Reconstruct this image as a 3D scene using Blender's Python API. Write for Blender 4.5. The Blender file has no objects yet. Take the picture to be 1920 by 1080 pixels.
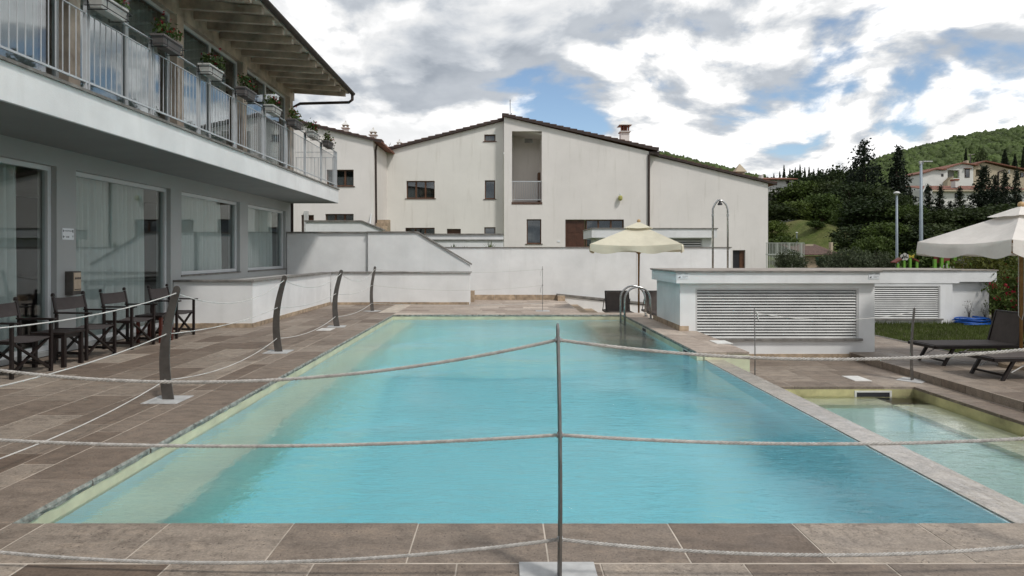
import bpy, bmesh, math, random
import numpy as np
from mathutils import Vector, Matrix
R = math.radians
random.seed(7); rng = np.random.default_rng(7)
sc = bpy.context.scene
COL = sc.collection

# ------------------------------------------------------------------ camera
EYE = 1.45; FOC = 1200.0; VX, VY = 945.0, 476.0        # eye height, focal length and vanishing point (1920 px frame)
cam_d = bpy.data.cameras.new('camera'); cam = bpy.data.objects.new('camera', cam_d); COL.objects.link(cam)
cam.location = (0, 0, EYE); cam.rotation_euler = (R(90), 0, 0)
cam_d.sensor_width = 36; cam_d.lens = FOC/1920*36
cam_d.shift_x = (960-VX)/1920; cam_d.shift_y = -(540-VY)/1920
cam_d.clip_start = .05; cam_d.clip_end = 6000
sc.camera = cam

# ------------------------------------------------------------------ node helper
class NT:
    def __init__(s, tree): s.t = tree; s.n = tree.nodes; s.l = tree.links
    def add(s, typ, ins=None, **kw):
        n = s.n.new(typ)
        for k, v in kw.items(): setattr(n, k, v)
        for k, v in (ins or {}).items(): s.put(n.inputs[k], v)
        return n
    def put(s, sock, v):
        if isinstance(v, bpy.types.NodeSocket): s.l.new(v, sock)
        elif isinstance(v, bpy.types.Node): s.l.new(v.outputs[0], sock)
        else: sock.default_value = v
    def math(s, op, a, b=None, c=None, clamp=False):
        n = s.n.new('ShaderNodeMath'); n.operation = op; n.use_clamp = clamp
        for i, v in enumerate((a, b, c)):
            if v is not None: s.put(n.inputs[i], v)
        return n.outputs[0]
    def vmath(s, op, a, b=None):
        n = s.n.new('ShaderNodeVectorMath'); n.operation = op
        s.put(n.inputs[0], a)
        if b is not None: s.put(n.inputs['Scale' if op == 'SCALE' else 1], b)
        return n.outputs[0]
    def noise(s, vec, scale, detail=4, rough=.55, dist=0, col=False):
        n = s.add('ShaderNodeTexNoise', {'Vector': vec, 'Scale': scale, 'Detail': detail, 'Roughness': rough, 'Distortion': dist})
        return n.outputs['Color' if col else 'Fac']
    def ramp(s, fac, stops):
        n = s.n.new('ShaderNodeValToRGB'); s.put(n.inputs[0], fac)
        e = n.color_ramp.elements
        while len(e) > len(stops): e.remove(e[-1])
        while len(e) < len(stops): e.new(1)
        for x, (p, c) in zip(e, stops):
            x.position = p; x.color = c if len(c) == 4 else (*c, 1)
        return n.outputs[0]
    def maprange(s, v, a, b, c=0, d=1, smooth=False):
        n = s.n.new('ShaderNodeMapRange'); n.interpolation_type = 'SMOOTHSTEP' if smooth else 'LINEAR'
        for i, q in enumerate((v, a, b, c, d)): s.put(n.inputs[i], q)
        return n.outputs[0]
    def mix(s, fac, a, b, blend='MIX'):
        n = s.n.new('ShaderNodeMix'); n.data_type = 'RGBA'; n.blend_type = blend
        s.put(n.inputs[0], fac)
        for i, v in ((6, a), (7, b)):
            s.put(n.inputs[i], v if not isinstance(v, tuple) or len(v) == 4 else (*v, 1))
        return n.outputs[2]

# ------------------------------------------------------------------ world: sky with broken cumulus
SUN_EL, SUN_AZ = R(52), R(140)        # azimuth clockwise from +Y: behind the camera on the right
world = bpy.data.worlds.new('World'); sc.world = world; world.use_nodes = True
w = NT(world.node_tree); w.n.clear()
sky = w.add('ShaderNodeTexSky', sky_type='NISHITA', sun_disc=False, sun_elevation=SUN_EL, sun_rotation=SUN_AZ)
sky.air_density = 1.0; sky.dust_density = .6; sky.ozone_density = 1.5
d_ = w.add('ShaderNodeTexCoord').outputs['Generated']
sx = w.add('ShaderNodeSeparateXYZ', {0: d_})
den = w.math('ADD', w.math('MAXIMUM', sx.outputs[2], 0.0), .30)
def cloud_p(lift, off):
    dd = w.math('ADD', den, lift)
    return w.add('ShaderNodeCombineXYZ', {0: w.math('ADD', w.math('DIVIDE', sx.outputs[0], dd), off[0]),
                 1: w.math('ADD', w.math('DIVIDE', sx.outputs[1], dd), off[1]), 2: off[2]}).outputs[0]
OFF = (7.0, 12.4, 1.7)
def cloud_d(p):
    wv = w.vmath('ADD', p, w.vmath('SCALE', w.vmath('SUBTRACT', w.noise(p, 1.3, 2, .5, 0, True), (.5, .5, .5)), .45))
    big = w.noise(wv, .75, 2, .45)
    mid = w.noise(wv, 2.1, 3, .5)
    fine = w.noise(wv, 6.0, 6, .56)
    return w.math('ADD', w.math('ADD', w.math('MULTIPLY', big, .62), w.math('MULTIPLY', mid, .40)), w.math('MULTIPLY', fine, .23))
P0 = cloud_p(0, OFF); P1 = cloud_p(.045, OFF)
D0 = cloud_d(P0); D1 = cloud_d(P1)
cover = w.maprange(D0, .512, .572, 0, 1, True)
lit = w.maprange(w.math('SUBTRACT', D0, D1), -.050, .042, 0, 1, True)
thick = w.maprange(D0, .58, .76, 0, 1, True)
base_f = w.maprange(sx.outputs[2], .12, .36, .22, .78, True)      # overhead one looks at the grey cloud bases, low down at their sunlit sides
shade = w.math('MULTIPLY', w.math('ADD', w.math('MULTIPLY', lit, .62), .38), w.math('SUBTRACT', 1.0, w.math('MULTIPLY', thick, base_f)))
shade = w.math('ADD', shade, w.math('MULTIPLY', w.math('SUBTRACT', w.noise(P0, 9.0, 5, .6), .5), .22))
cl_col = w.ramp(shade, [(0.0, (.23, .265, .315)), (.26, (.38, .42, .475)), (.46, (.60, .635, .68)), (.66, (.84, .85, .86)), (.84, (1.0, 1.0, 1.0)), (1.0, (1.0, 1.0, 1.0))])
cl_col = w.vmath('SCALE', cl_col, w.maprange(shade, .70, 1.0, 9.8, 12.0))
sky_c = w.mix(1.0, sky.outputs[0], (1.35, 1.36, 1.34, 1), 'MULTIPLY')
haze_f = w.maprange(sx.outputs[2], 0.0, .16, .55, 0, True)
sky_c = w.mix(haze_f, sky_c, (6.4, 7.4, 8.9))
col = w.mix(cover, sky_c, cl_col)
bg = w.add('ShaderNodeBackground', {'Color': col, 'Strength': .1})
w.l.new(bg.outputs[0], w.add('ShaderNodeOutputWorld').inputs[0])

# ------------------------------------------------------------------ sun (soft, through cloud)
sun_d = bpy.data.lights.new('sun', 'SUN'); sun_d.energy = 2.1; sun_d.angle = R(8); sun_d.color = (1, .96, .91)
sun = bpy.data.objects.new('sun', sun_d); COL.objects.link(sun)
to_sun = Vector((math.sin(SUN_AZ)*math.cos(SUN_EL), math.cos(SUN_AZ)*math.cos(SUN_EL), math.sin(SUN_EL)))
sun.rotation_euler = (-to_sun).to_track_quat('-Z', 'Y').to_euler(); sun.location = (10, -10, 30)

# ------------------------------------------------------------------ exposure and sampling
vs = sc.view_settings
vs.view_transform = 'Standard'; vs.look = 'None'; vs.exposure = 0.06; vs.gamma = 1.0; vs.use_curve_mapping = False
cy = sc.cycles
cy.max_bounces = 10; cy.diffuse_bounces = 4; cy.glossy_bounces = 4; cy.transmission_bounces = 8; cy.transparent_max_bounces = 12
cy.volume_bounces = 0; cy.caustics_refractive = True; cy.caustics_reflective = False; cy.blur_glossy = .6
cy.sample_clamp_indirect = 6; cy.use_denoising = True

# ================================================================== materials
M = {}
def mat(name, base, rough=.7, metal=0.0, var=.12, vscale=1.5, bump=0.0, bscale=60.0, rand=0.0, stain=None, spec=.4, stretch=None, detail=5):
    m = bpy.data.materials.new(name); m.use_nodes = True; t = NT(m.node_tree); t.n.clear()
    out = t.add('ShaderNodeOutputMaterial'); b = t.add('ShaderNodeBsdfPrincipled')
    pos = t.add('ShaderNodeNewGeometry').outputs['Position']
    if stretch: pos = t.vmath('MULTIPLY', pos, stretch)
    c = (*base, 1)
    col = None
    if var:
        nz = t.noise(pos, vscale, detail, .6)
        lo = tuple(x*(1-var*1.6) for x in base); hi = tuple(min(1, x*(1+var*1.2)) for x in base)
        col = t.ramp(nz, [(.28, lo), (.72, hi)])
    if stain:                                            # vertical rain streaks and dirt, with a shape of their own
        sp = t.vmath('MULTIPLY', t.add('ShaderNodeNewGeometry').outputs['Position'], (3.5, 3.5, .35))
        sf = t.maprange(t.noise(sp, 1.0, 6, .65), .52, .78, 0, stain[1], True)
        col = t.mix(sf, col if col is not None else c, stain[0])
    if rand:
        oi = t.add('ShaderNodeObjectInfo').outputs['Random']
        col = t.mix(1.0, col if col is not None else c, t.ramp(oi, [(0, (1-rand,)*3), (1, (1+rand*.6,)*3)]), 'MULTIPLY')
    t.put(b.inputs['Base Color'], col if col is not None else c)
    b.inputs['Roughness'].default_value = rough; b.inputs['Metallic'].default_value = metal
    b.inputs['Specular IOR Level'].default_value = spec
    if bump:
        bm_ = t.add('ShaderNodeBump', {'Height': t.noise(pos, bscale, 4, .6), 'Strength': bump, 'Distance': .01})
        t.put(b.inputs['Normal'], bm_)
    t.l.new(b.outputs[0], out.inputs[0]); M[name] = m; return m

STREAK = ((.48, .45, .39), .42)
mat('stucco', (.76, .765, .76), .9, bump=.3, bscale=90, var=.07, vscale=1.3, stain=((.56, .56, .53), .28))
mat('stucco_shaded', (.39, .40, .395), .9, bump=.25, bscale=90, var=.05, vscale=.8, stain=((.40, .40, .38), .35))  # darker copy of the stucco: shade below the balcony put into the colour
mat('soffit_shade', (.24, .255, .255), .9, var=.08, vscale=.7)  # shade under the balcony slab, painted as dark grey
mat('house_cream', (.75, .712, .682), .92, bump=.3, bscale=60, var=.04, vscale=.6, stain=STREAK)
mat('house_ivory', (.735, .712, .668), .92, bump=.3, bscale=60, var=.04, vscale=.6, stain=STREAK)
mat('house_rose', (.73, .685, .645), .92, bump=.3, bscale=60, var=.04, vscale=.6, stain=STREAK)
mat('cap_stone', (.20, .19, .175), .8, var=.3, vscale=6, bump=.3, bscale=40)
mat('kiosk_top', (.30, .265, .23), .75, var=.22, vscale=5, bump=.3, bscale=40)
mat('brown_fascia', (.045, .03, .025), .6, var=.3, vscale=6)
mat('roof_tile', (.20, .085, .055), .85, var=.35, vscale=4, bump=.4, bscale=12, rand=.2)
mat('roof_brown', (.11, .065, .05), .85, var=.35, vscale=6, bump=.4, bscale=12)
mat('wood_grey', (.52, .43, .35), .8, var=.32, vscale=2.2, bump=.35, bscale=30, stretch=(1, 1, 1), rand=.12)
mat('board_pale', (.66, .58, .49), .8, var=.25, vscale=3)
mat('wood_brown', (.10, .045, .022), .5, var=.25, vscale=5)
mat('door_brown', (.075, .03, .017), .45, var=.2, vscale=5)
mat('dark_wood', (.013, .008, .007), .42, var=.3, vscale=12)
mat('red_wood', (.075, .018, .012), .4, var=.3, vscale=12)
mat('pole_wood', (.30, .165, .055), .5, var=.2, vscale=9)
mat('finial_wood', (.5, .33, .16), .5, var=.15, vscale=20)
mat('canvas_brown', (.055, .047, .046), .9, var=.1, vscale=14, bump=.3, bscale=500)
mat('mesh_brown', (.078, .064, .058), .75, var=.1, vscale=10, bump=.3, bscale=400)
mat('cushion_dark', (.045, .042, .043), .85, var=.1, vscale=10)
mat('frame_white', (.62, .64, .65), .45, var=.05)
mat('rail_grey', (.46, .48, .50), .42, metal=.0, var=.06, vscale=8)
mat('slat_white', (.62, .62, .60), .5, var=.10, vscale=3, rand=.04)
mat('alu_frame', (.55, .55, .54), .45, var=.05)
mat('post_steel', (.105, .095, .086), .5, metal=.4, var=.14, vscale=10)
mat('steel_edge', (.21, .20, .19), .38, metal=.8, var=.2, vscale=9)
mat('steel', (.46, .46, .45), .25, metal=1.0, var=.18, vscale=14)
mat('steel_plate', (.50, .50, .49), .6, metal=.15, var=.15, vscale=10)
mat('black_iron', (.02, .02, .022), .5, var=.1)
mat('pot_white', (.45, .45, .43), .6, var=.1, vscale=8)
mat('pot_grey', (.12, .11, .107), .7, var=.12, vscale=8)
mat('soil', (.04, .028, .02), .95, var=.3, vscale=20)
mat('curtain', (.66, .67, .67), .95, var=.04, vscale=3)
mat('curtain_upper', (.76, .76, .75), .95, var=.05, vscale=3)
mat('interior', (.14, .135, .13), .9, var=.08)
mat('interior_floor', (.16, .13, .10), .6, var=.15)
mat('grout', (.50, .44, .37), .95, var=.22, vscale=4)
mat('earth', (.12, .10, .07), .95, var=.3, vscale=.5)
mat('asphalt', (.05, .05, .05), .9, var=.2, vscale=2)
mat('liner_blue', (.66, .91, .97), .6, var=.03, vscale=2)
mat('liner_cream', (.62, .62, .44), .6, var=.14, vscale=3)
mat('liner_bench', (.66, .72, .60), .6, var=.06, vscale=2)
mat('liner_kids', (.50, .66, .60), .6, var=.05, vscale=2)
mat('liner_algae', (.50, .46, .24), .7, var=.3, vscale=2.2)
mat('coping_edge', (.27, .28, .25), .9, var=.45, vscale=14, bump=.9, bscale=26)
mat('sign_white', (.74, .76, .78), .5, var=.02)
mat('ink_and_shade', (.025, .025, .03), .6, var=0)  # print, and also the shade painted into openings and louvre gaps
mat('print_grey', (.33, .33, .34), .7, var=0)
mat('sand_steel', (.50, .40, .30), .4, metal=.3, var=.12, vscale=12)
mat('plate_white', (.66, .65, .62), .6, var=.08, vscale=8)
mat('hose_blue', (.012, .10, .42), .4, var=.2, vscale=12)
mat('yellow_lamp', (.40, .38, .12), .5, var=.1)
mat('brick_red', (.26, .085, .05), .85, var=.25, vscale=8)
mat('bark', (.07, .05, .036), .95, var=.3, vscale=5, bump=.6, bscale=20)
mat('bark_olive', (.085, .075, .06), .95, var=.3, vscale=5, bump=.6, bscale=20)
mat('lamp_pole', (.24, .28, .32), .5, metal=.2, var=.1, vscale=2)
mat('lamp_cap', (.62, .62, .6), .4, var=.04)
mat('play_green', (.13, .29, .035), .5, var=.12, vscale=6)
mat('play_red', (.15, .03, .02), .55, var=.15)
mat('play_yellow', (.38, .30, .03), .5, var=.1)
mat('play_grey', (.42, .40, .38), .6, var=.1)
mat('play_roof', (.20, .18, .165), .8, var=.2, vscale=7, rand=.2)
mat('fence_white', (.36, .38, .34), .6, var=.1)
mat('green_panel', (.02, .13, .09), .7, var=.15)
mat('stone_block', (.40, .31, .22), .9, var=.28, vscale=7, bump=.5, bscale=30, rand=.15)
mat('wall_far_white', (.66, .65, .62), .9, var=.06, vscale=.6)
mat('wall_far_beige', (.45, .38, .28), .9, var=.06, vscale=.6)
mat('cord', (.60, .59, .56), .85, var=.08, vscale=20)
mat('rope', (.47, .45, .42), .95, var=.22, vscale=30, bump=.6, bscale=240)

def mat_canopy(name, base):
    m = bpy.data.materials.new(name); m.use_nodes = True; t = NT(m.node_tree); t.n.clear()
    pos = t.add('ShaderNodeNewGeometry').outputs['Position']
    c = t.ramp(t.noise(pos, 2.2, 5, .6), [(.3, tuple(x*.86 for x in base)), (.7, base)])
    nb = t.add('ShaderNodeBump', {'Height': t.noise(pos, 5, 3, .5), 'Strength': .35, 'Distance': .04})
    d = t.add('ShaderNodeBsdfDiffuse', {'Color': c, 'Normal': nb}); tr = t.add('ShaderNodeBsdfTranslucent', {'Color': c})
    mx = t.add('ShaderNodeMixShader', {0: .16, 1: d.outputs[0], 2: tr.outputs[0]})
    t.l.new(mx.outputs[0], t.add('ShaderNodeOutputMaterial').inputs[0]); M[name] = m
mat_canopy('canvas_cream', (.74, .70, .56)); mat_canopy('canvas_white', (.82, .78, .73))

def mat_tile(name, dark, light, wet=False, rough=.62):
    """honed travertine: one colour per stone, clouded veins, brown blotches and small open pores"""
    m = bpy.data.materials.new(name); m.use_nodes = True; t = NT(m.node_tree); t.n.clear()
    pos = t.add('ShaderNodeNewGeometry').outputs['Position']
    oi = t.add('ShaderNodeObjectInfo').outputs['Random']
    shift = t.add('ShaderNodeCombineXYZ', {0: t.math('MULTIPLY', oi, 37.0), 1: t.math('MULTIPLY', oi, 91.0), 2: 0.0}).outputs[0]
    p = t.vmath('ADD', pos, shift)
    base = t.ramp(oi, [(0, dark), (.3, tuple(a*.6+b*.4 for a, b in zip(dark, light))), (.5, tuple(a*.85+b*.15 for a, b in zip(dark, light))),
                       (.7, tuple(a*.25+b*.75 for a, b in zip(dark, light))), (.85, tuple(a*.7+b*.3 for a, b in zip(dark, light))), (1, light)])
    cloud = t.ramp(t.noise(t.vmath('MULTIPLY', p, (1, 1.8, 1)), 5.0, 9, .72, .4), [(.28, (.62, .60, .58)), (.5, (1, 1, 1)), (.72, (1.32, 1.28, 1.22))])
    c = t.mix(1.0, base, cloud, 'MULTIPLY')
    c = t.mix(1.0, c, t.ramp(t.noise(p, 75.0, 4, .7), [(.3, (.70, .69, .68)), (.7, (1.26, 1.25, 1.24))]), 'MULTIPLY')
    gate = t.math('MULTIPLY', t.maprange(t.noise(p, 2.2, 4, .6), .40, .62, 0, 1, True), t.maprange(t.math('FRACT', t.math('MULTIPLY', oi, 7.3)), 0, 1, .25, 1))
    blotch = t.math('MULTIPLY', t.maprange(t.noise(p, 20.0, 9, .74, .3), .46, .62, 0, .62, True), gate)
    c = t.mix(blotch, c, tuple(x*.55 for x in dark))
    pale = t.math('MULTIPLY', t.maprange(t.noise(p, 16.0, 6, .7), .60, .68, 0, .45, True), gate)
    c = t.mix(pale, c, tuple(min(1, x*1.2) for x in light))
    vor = t.add('ShaderNodeTexVoronoi', {'Vector': t.vmath('ADD', p, t.vmath('SCALE', t.noise(p, 30, 2, .5, 0, True), .03)), 'Scale': 42.0}).outputs['Distance']
    pores = t.math('MULTIPLY', t.maprange(vor, .12, .22, 1, 0, True), t.maprange(t.noise(p, 5.0, 3), .42, .56, 0, 1, True))
    c = t.mix(t.math('MULTIPLY', pores, .75), c, tuple(x*.32 for x in dark))
    h = t.math('SUBTRACT', t.noise(p, 40, 5, .65), t.math('MULTIPLY', pores, 1.2))
    nb = t.add('ShaderNodeBump', {'Height': h, 'Strength': .35, 'Distance': .004})
    b = t.add('ShaderNodeBsdfPrincipled', {'Base Color': c, 'Roughness': t.maprange(t.noise(p, 4, 4), .3, .7, rough-.12, rough+.14), 'Normal': nb.outputs[0], 'Specular IOR Level': .4})
    if wet:
        b.inputs['Coat Weight'].default_value = .9; b.inputs['Coat Roughness'].default_value = .06
        wv = t.add('ShaderNodeBump', {'Height': t.noise(t.vmath('MULTIPLY', pos, (1.0, .35, 1)), 14, 4, .6, 1.0), 'Strength': .35, 'Distance': .02})
        t.put(b.inputs['Coat Normal'], wv)
    t.l.new(b.outputs[0], t.add('ShaderNodeOutputMaterial').inputs[0]); M[name] = m
mat_tile('tile', (.130, .095, .071), (.42, .365, .305))
mat_tile('tile_left', (.150, .112, .086), (.345, .295, .245))
mat_tile('tile_far', (.28, .225, .185), (.52, .45, .385))
mat_tile('tile_right', (.16, .125, .098), (.34, .29, .24))
mat_tile('weir_stone', (.33, .30, .26), (.46, .42, .37), wet=True)

def mat_glass(name, tint, f0=.04):
    """thin pane: Schlick reflection on either face, the rest passes straight through"""
    m = bpy.data.materials.new(name); m.use_nodes = True; t = NT(m.node_tree); t.n.clear()
    ge = t.add('ShaderNodeNewGeometry')
    dt = t.add('ShaderNodeVectorMath', {0: ge.outputs['Normal'], 1: ge.outputs['Incoming']}, operation='DOT_PRODUCT').outputs['Value']
    f = t.math('ADD', f0, t.math('MULTIPLY', 1-f0, t.math('POWER', t.math('SUBTRACT', 1.0, t.math('ABSOLUTE', dt), clamp=True), 5.0)))
    tr = t.add('ShaderNodeBsdfTransparent', {'Color': (*tint, 1)})
    g = t.add('ShaderNodeBsdfGlossy', {'Color': (.96, .98, 1, 1), 'Roughness': .012})
    mx = t.add('ShaderNodeMixShader', {0: f, 1: tr.outputs[0], 2: g.outputs[0]})
    t.l.new(mx.outputs[0], t.add('ShaderNodeOutputMaterial').inputs[0]); M[name] = m
mat_glass('glass', (.86, .90, .89), .05); mat_glass('glass_small', (.45, .48, .48), .10); mat_glass('glass_upper', (.74, .78, .78), .17)

def mat_water(name, absorb, density, strength, scale, stretch):
    m = bpy.data.materials.new(name); m.use_nodes = True; t = NT(m.node_tree); t.n.clear()
    pos = t.add('ShaderNodeNewGeometry').outputs['Position']
    q = t.vmath('MULTIPLY', pos, stretch)
    calm = t.maprange(t.noise(pos, .42, 3, .5, .6), .38, .60, .22, 1.15, True)          # gusts: calm and ruffled patches
    rip = t.noise(q, scale*2.3, 3, .6, .8); rip2 = t.noise(q, scale*.8, 3, .5, .6); sw = t.noise(q, scale*.2, 2, .5, .4)
    h = t.math('ADD', t.math('MULTIPLY', t.math('ADD', t.math('MULTIPLY', rip, .38), t.math('MULTIPLY', rip2, .62)), calm), t.math('MULTIPLY', sw, .30))
    nb = t.add('ShaderNodeBump', {'Height': h, 'Strength': strength, 'Distance': .10})
    g = t.add('ShaderNodeBsdfGlass', {'IOR': 1.333, 'Roughness': 0.0, 'Normal': nb.outputs[0]})
    o = t.add('ShaderNodeOutputMaterial'); t.l.new(g.outputs[0], o.inputs['Surface'])
    va = t.add('ShaderNodeVolumeAbsorption', {'Color': (*absorb, 1), 'Density': density}); t.l.new(va.outputs[0], o.inputs['Volume'])
    M[name] = m
mat_water('pool_water', (.36, .94, .99), .36, .72, 9.0, (.55, 1.5, 1))
mat_water('kids_water', (.55, .95, .93), .5, .22, 4.5, (.6, 1.3, 1))

def mat_leaf(name, base, var=.45, trans=.25, rand=.35, vscale=1.2):
    m = bpy.data.materials.new(name); m.use_nodes = True; t = NT(m.node_tree); t.n.clear()
    pos = t.add('ShaderNodeNewGeometry').outputs['Position']; oi = t.add('ShaderNodeObjectInfo').outputs['Random']
    c = t.ramp(t.noise(pos, vscale, 4, .65), [(.3, tuple(x*(1-var) for x in base)), (.7, tuple(x*(1+var) for x in base))])
    c = t.mix(1.0, c, t.ramp(oi, [(0, (1-rand, 1-rand*.8, 1-rand)), (1, (1+rand, 1+rand*.6, 1))]), 'MULTIPLY')
    d = t.add('ShaderNodeBsdfPrincipled', {'Base Color': c, 'Roughness': .65, 'Specular IOR Level': .25})
    tr = t.add('ShaderNodeBsdfTranslucent', {'Color': c})
    mx = t.add('ShaderNodeMixShader', {0: trans, 1: d.outputs[0], 2: tr.outputs[0]})
    t.l.new(mx.outputs[0], t.add('ShaderNodeOutputMaterial').inputs[0]); M[name] = m
mat_leaf('leaf_dark', (.034, .052, .018)); mat_leaf('leaf_conifer', (.018, .028, .015), rand=.25); mat_leaf('leaf_mid', (.062, .095, .022))
mat_leaf('leaf_olive', (.070, .085, .048), rand=.15); mat_leaf('leaf_pot', (.05, .085, .022)); mat_leaf('leaf_yellow', (.075, .085, .014), rand=.1)
mat_leaf('petal_red', (.26, .012, .03), trans=.3, rand=.1); mat_leaf('leaf_forest', (.080, .115, .032), var=.6, rand=0, vscale=.045)
mat_leaf('grass', (.075, .10, .022), var=.4, rand=0, vscale=2)
def mat_ground():
    m = bpy.data.materials.new('meadow'); m.use_nodes = True; t = NT(m.node_tree); t.n.clear()
    pos = t.add('ShaderNodeNewGeometry').outputs['Position']
    c = t.ramp(t.noise(pos, .05, 7, .7), [(.3, (.05, .075, .018)), (.52, (.085, .115, .03)), (.7, (.17, .15, .07))])
    c = t.mix(1.0, c, t.ramp(t.noise(pos, 1.8, 6, .7), [(.3, (.65, .65, .65)), (.7, (1.25, 1.25, 1.2))]), 'MULTIPLY')
    nb = t.add('ShaderNodeBump', {'Height': t.noise(pos, 3, 6, .7), 'Strength': .8, 'Distance': .3})
    b = t.add('ShaderNodeBsdfPrincipled', {'Base Color': c, 'Roughness': .95, 'Specular IOR Level': .1, 'Normal': nb.outputs[0]})
    t.l.new(b.outputs[0], t.add('ShaderNodeOutputMaterial').inputs[0]); M['meadow'] = m
mat_ground()

# ================================================================== geometry helpers
class MB:
    """collects pieces of ONE part and links them as one mesh object"""
    def __init__(s): s.v = []; s.f = []
    def add(s, vs, fs):
        o = len(s.v); s.v += [tuple(p) for p in vs]; s.f += [tuple(i+o for i in f) for f in fs]; return s
    def box(s, x0, x1, y0, y1, z0, z1):
        v = [(x, y, z) for z in (z0, z1) for y in (y0, y1) for x in (x0, x1)]
        return s.add(v, [(0, 2, 3, 1), (4, 5, 7, 6), (0, 1, 5, 4), (2, 6, 7, 3), (0, 4, 6, 2), (1, 3, 7, 5)])
    def bar(s, a, b, wx, wy, up=(0, 0, 1)):
        """rectangular bar from a to b, wx across, wy along 'up'"""
        a, b = Vector(a), Vector(b); d = (b-a).normalized(); u = Vector(up)
        if abs(d.dot(u)) > .98: u = Vector((0, 1, 0))
        sd = d.cross(u).normalized(); u = sd.cross(d).normalized()
        v = [p+sd*(i*wx/2)+u*(j*wy/2) for p in (a, b) for (i, j) in ((-1, -1), (1, -1), (1, 1), (-1, 1))]
        return s.add(v, [(3, 2, 1, 0), (4, 5, 6, 7), (0, 1, 5, 4), (1, 2, 6, 5), (2, 3, 7, 6), (3, 0, 4, 7)])
    def tube(s, pts, r, n=8, cap=True):
        pts = [Vector(p) for p in pts]; rs = r if isinstance(r, (list, tuple)) else [r]*len(pts)
        prev = None; rings = []
        for i, p in enumerate(pts):
            d = (pts[min(i+1, len(pts)-1)]-pts[max(i-1, 0)]).normalized()
            if prev is None:
                u = d.orthogonal().normalized()
            else:
                u = (prev-d*prev.dot(d)).normalized()
            prev = u; q = d.cross(u)
            rings.append([p+(u*math.cos(2*math.pi*k/n)+q*math.sin(2*math.pi*k/n))*rs[i] for k in range(n)])
        vs = [x for r_ in rings for x in r_]; fs = []
        for i in range(len(pts)-1):
            for k in range(n):
                fs.append((i*n+k, i*n+(k+1) % n, (i+1)*n+(k+1) % n, (i+1)*n+k))
        if cap: fs += [tuple(range(n))[::-1], tuple((len(pts)-1)*n+k for k in range(n))]
        return s.add(vs, fs)
    def lathe(s, prof, n=16, c=(0, 0, 0)):
        vs = [(c[0]+r*math.cos(2*math.pi*k/n), c[1]+r*math.sin(2*math.pi*k/n), c[2]+z) for r, z in prof for k in range(n)]
        fs = [(i*n+k, i*n+(k+1) % n, (i+1)*n+(k+1) % n, (i+1)*n+k) for i in range(len(prof)-1) for k in range(n)]
        fs += [tuple(range(n))[::-1], tuple((len(prof)-1)*n+k for k in range(n))]
        return s.add(vs, fs)
    def prism(s, poly, a, b, axis='y'):
        """poly in the plane across axis, extruded from a to b"""
        def P(u, v, w): return {'y': (u, w, v), 'x': (w, u, v), 'z': (u, v, w)}[axis]
        n = len(poly); vs = [P(u, v, a) for u, v in poly]+[P(u, v, b) for u, v in poly]
        return s.add(vs, [tuple(range(n)), tuple(range(2*n-1, n-1, -1))]+[(i, i+n, (i+1) % n+n, (i+1) % n) for i in range(n)])
    def facade(s, outer, holes, y, th):
        """wall in the XZ plane at depth y with rectangular openings, th thick towards +Y"""
        bm = bmesh.new(); loops = [outer]+[[(a, c), (b, c), (b, d), (a, d)] for a, b, c, d in holes]; eds = []
        for lp in loops:
            vv = [bm.verts.new((u, y, v)) for u, v in lp]
            eds += [bm.edges.new((vv[i], vv[(i+1) % len(vv)])) for i in range(len(vv))]
        bmesh.ops.triangle_fill(bm, use_beauty=True, edges=eds, normal=(0, -1, 0))
        bm.verts.index_update()
        vs = [v.co[:] for v in bm.verts]; n = len(vs); fs = [tuple(v.index for v in f.verts) for f in bm.faces]
        vs2 = vs+[(a, b+th, c) for a, b, c in vs]; fs2 = fs+[tuple(i+n for i in f[::-1]) for f in fs]
        k = 0
        for lp in loops:
            m = len(lp); fs2 += [(k+i, k+(i+1) % m, k+(i+1) % m+n, k+i+n) for i in range(m)]; k += m
        bm.free(); return s.add(vs2, fs2)
    def build(s, name, m, parent=None, smooth=False, bevel=0, props=None, origin=None):
        if parent is not None:
            r = parent
            while r.parent is not None: r = r.parent
            o0 = Vector(r.get('_o', (0, 0, 0)))
        elif origin is not None: o0 = Vector(origin)
        else:
            a = np.array(s.v); o0 = Vector(((a[:, 0].min()+a[:, 0].max())/2, (a[:, 1].min()+a[:, 1].max())/2, a[:, 2].min()))
        me = bpy.data.meshes.new(name); me.from_pydata([tuple(Vector(p)-o0) for p in s.v], [], s.f)
        bm = bmesh.new(); bm.from_mesh(me); bmesh.ops.recalc_face_normals(bm, faces=bm.faces)
        if bevel:
            bmesh.ops.bevel(bm, geom=[e for e in bm.edges if len(e.link_faces) == 2 and e.calc_face_angle(0) > .6], offset=bevel, segments=1, affect='EDGES', clamp_overlap=True)
        bm.to_mesh(me); bm.free()
        if smooth: me.shade_smooth()
        me.materials.append(M[m] if isinstance(m, str) else m)
        o = bpy.data.objects.new(name, me); COL.objects.link(o)
        if parent is not None: o.parent = parent
        else: o.location = o0; o['_o'] = tuple(o0)
        for k, v in (props or {}).items(): o[k] = v
        return o

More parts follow.
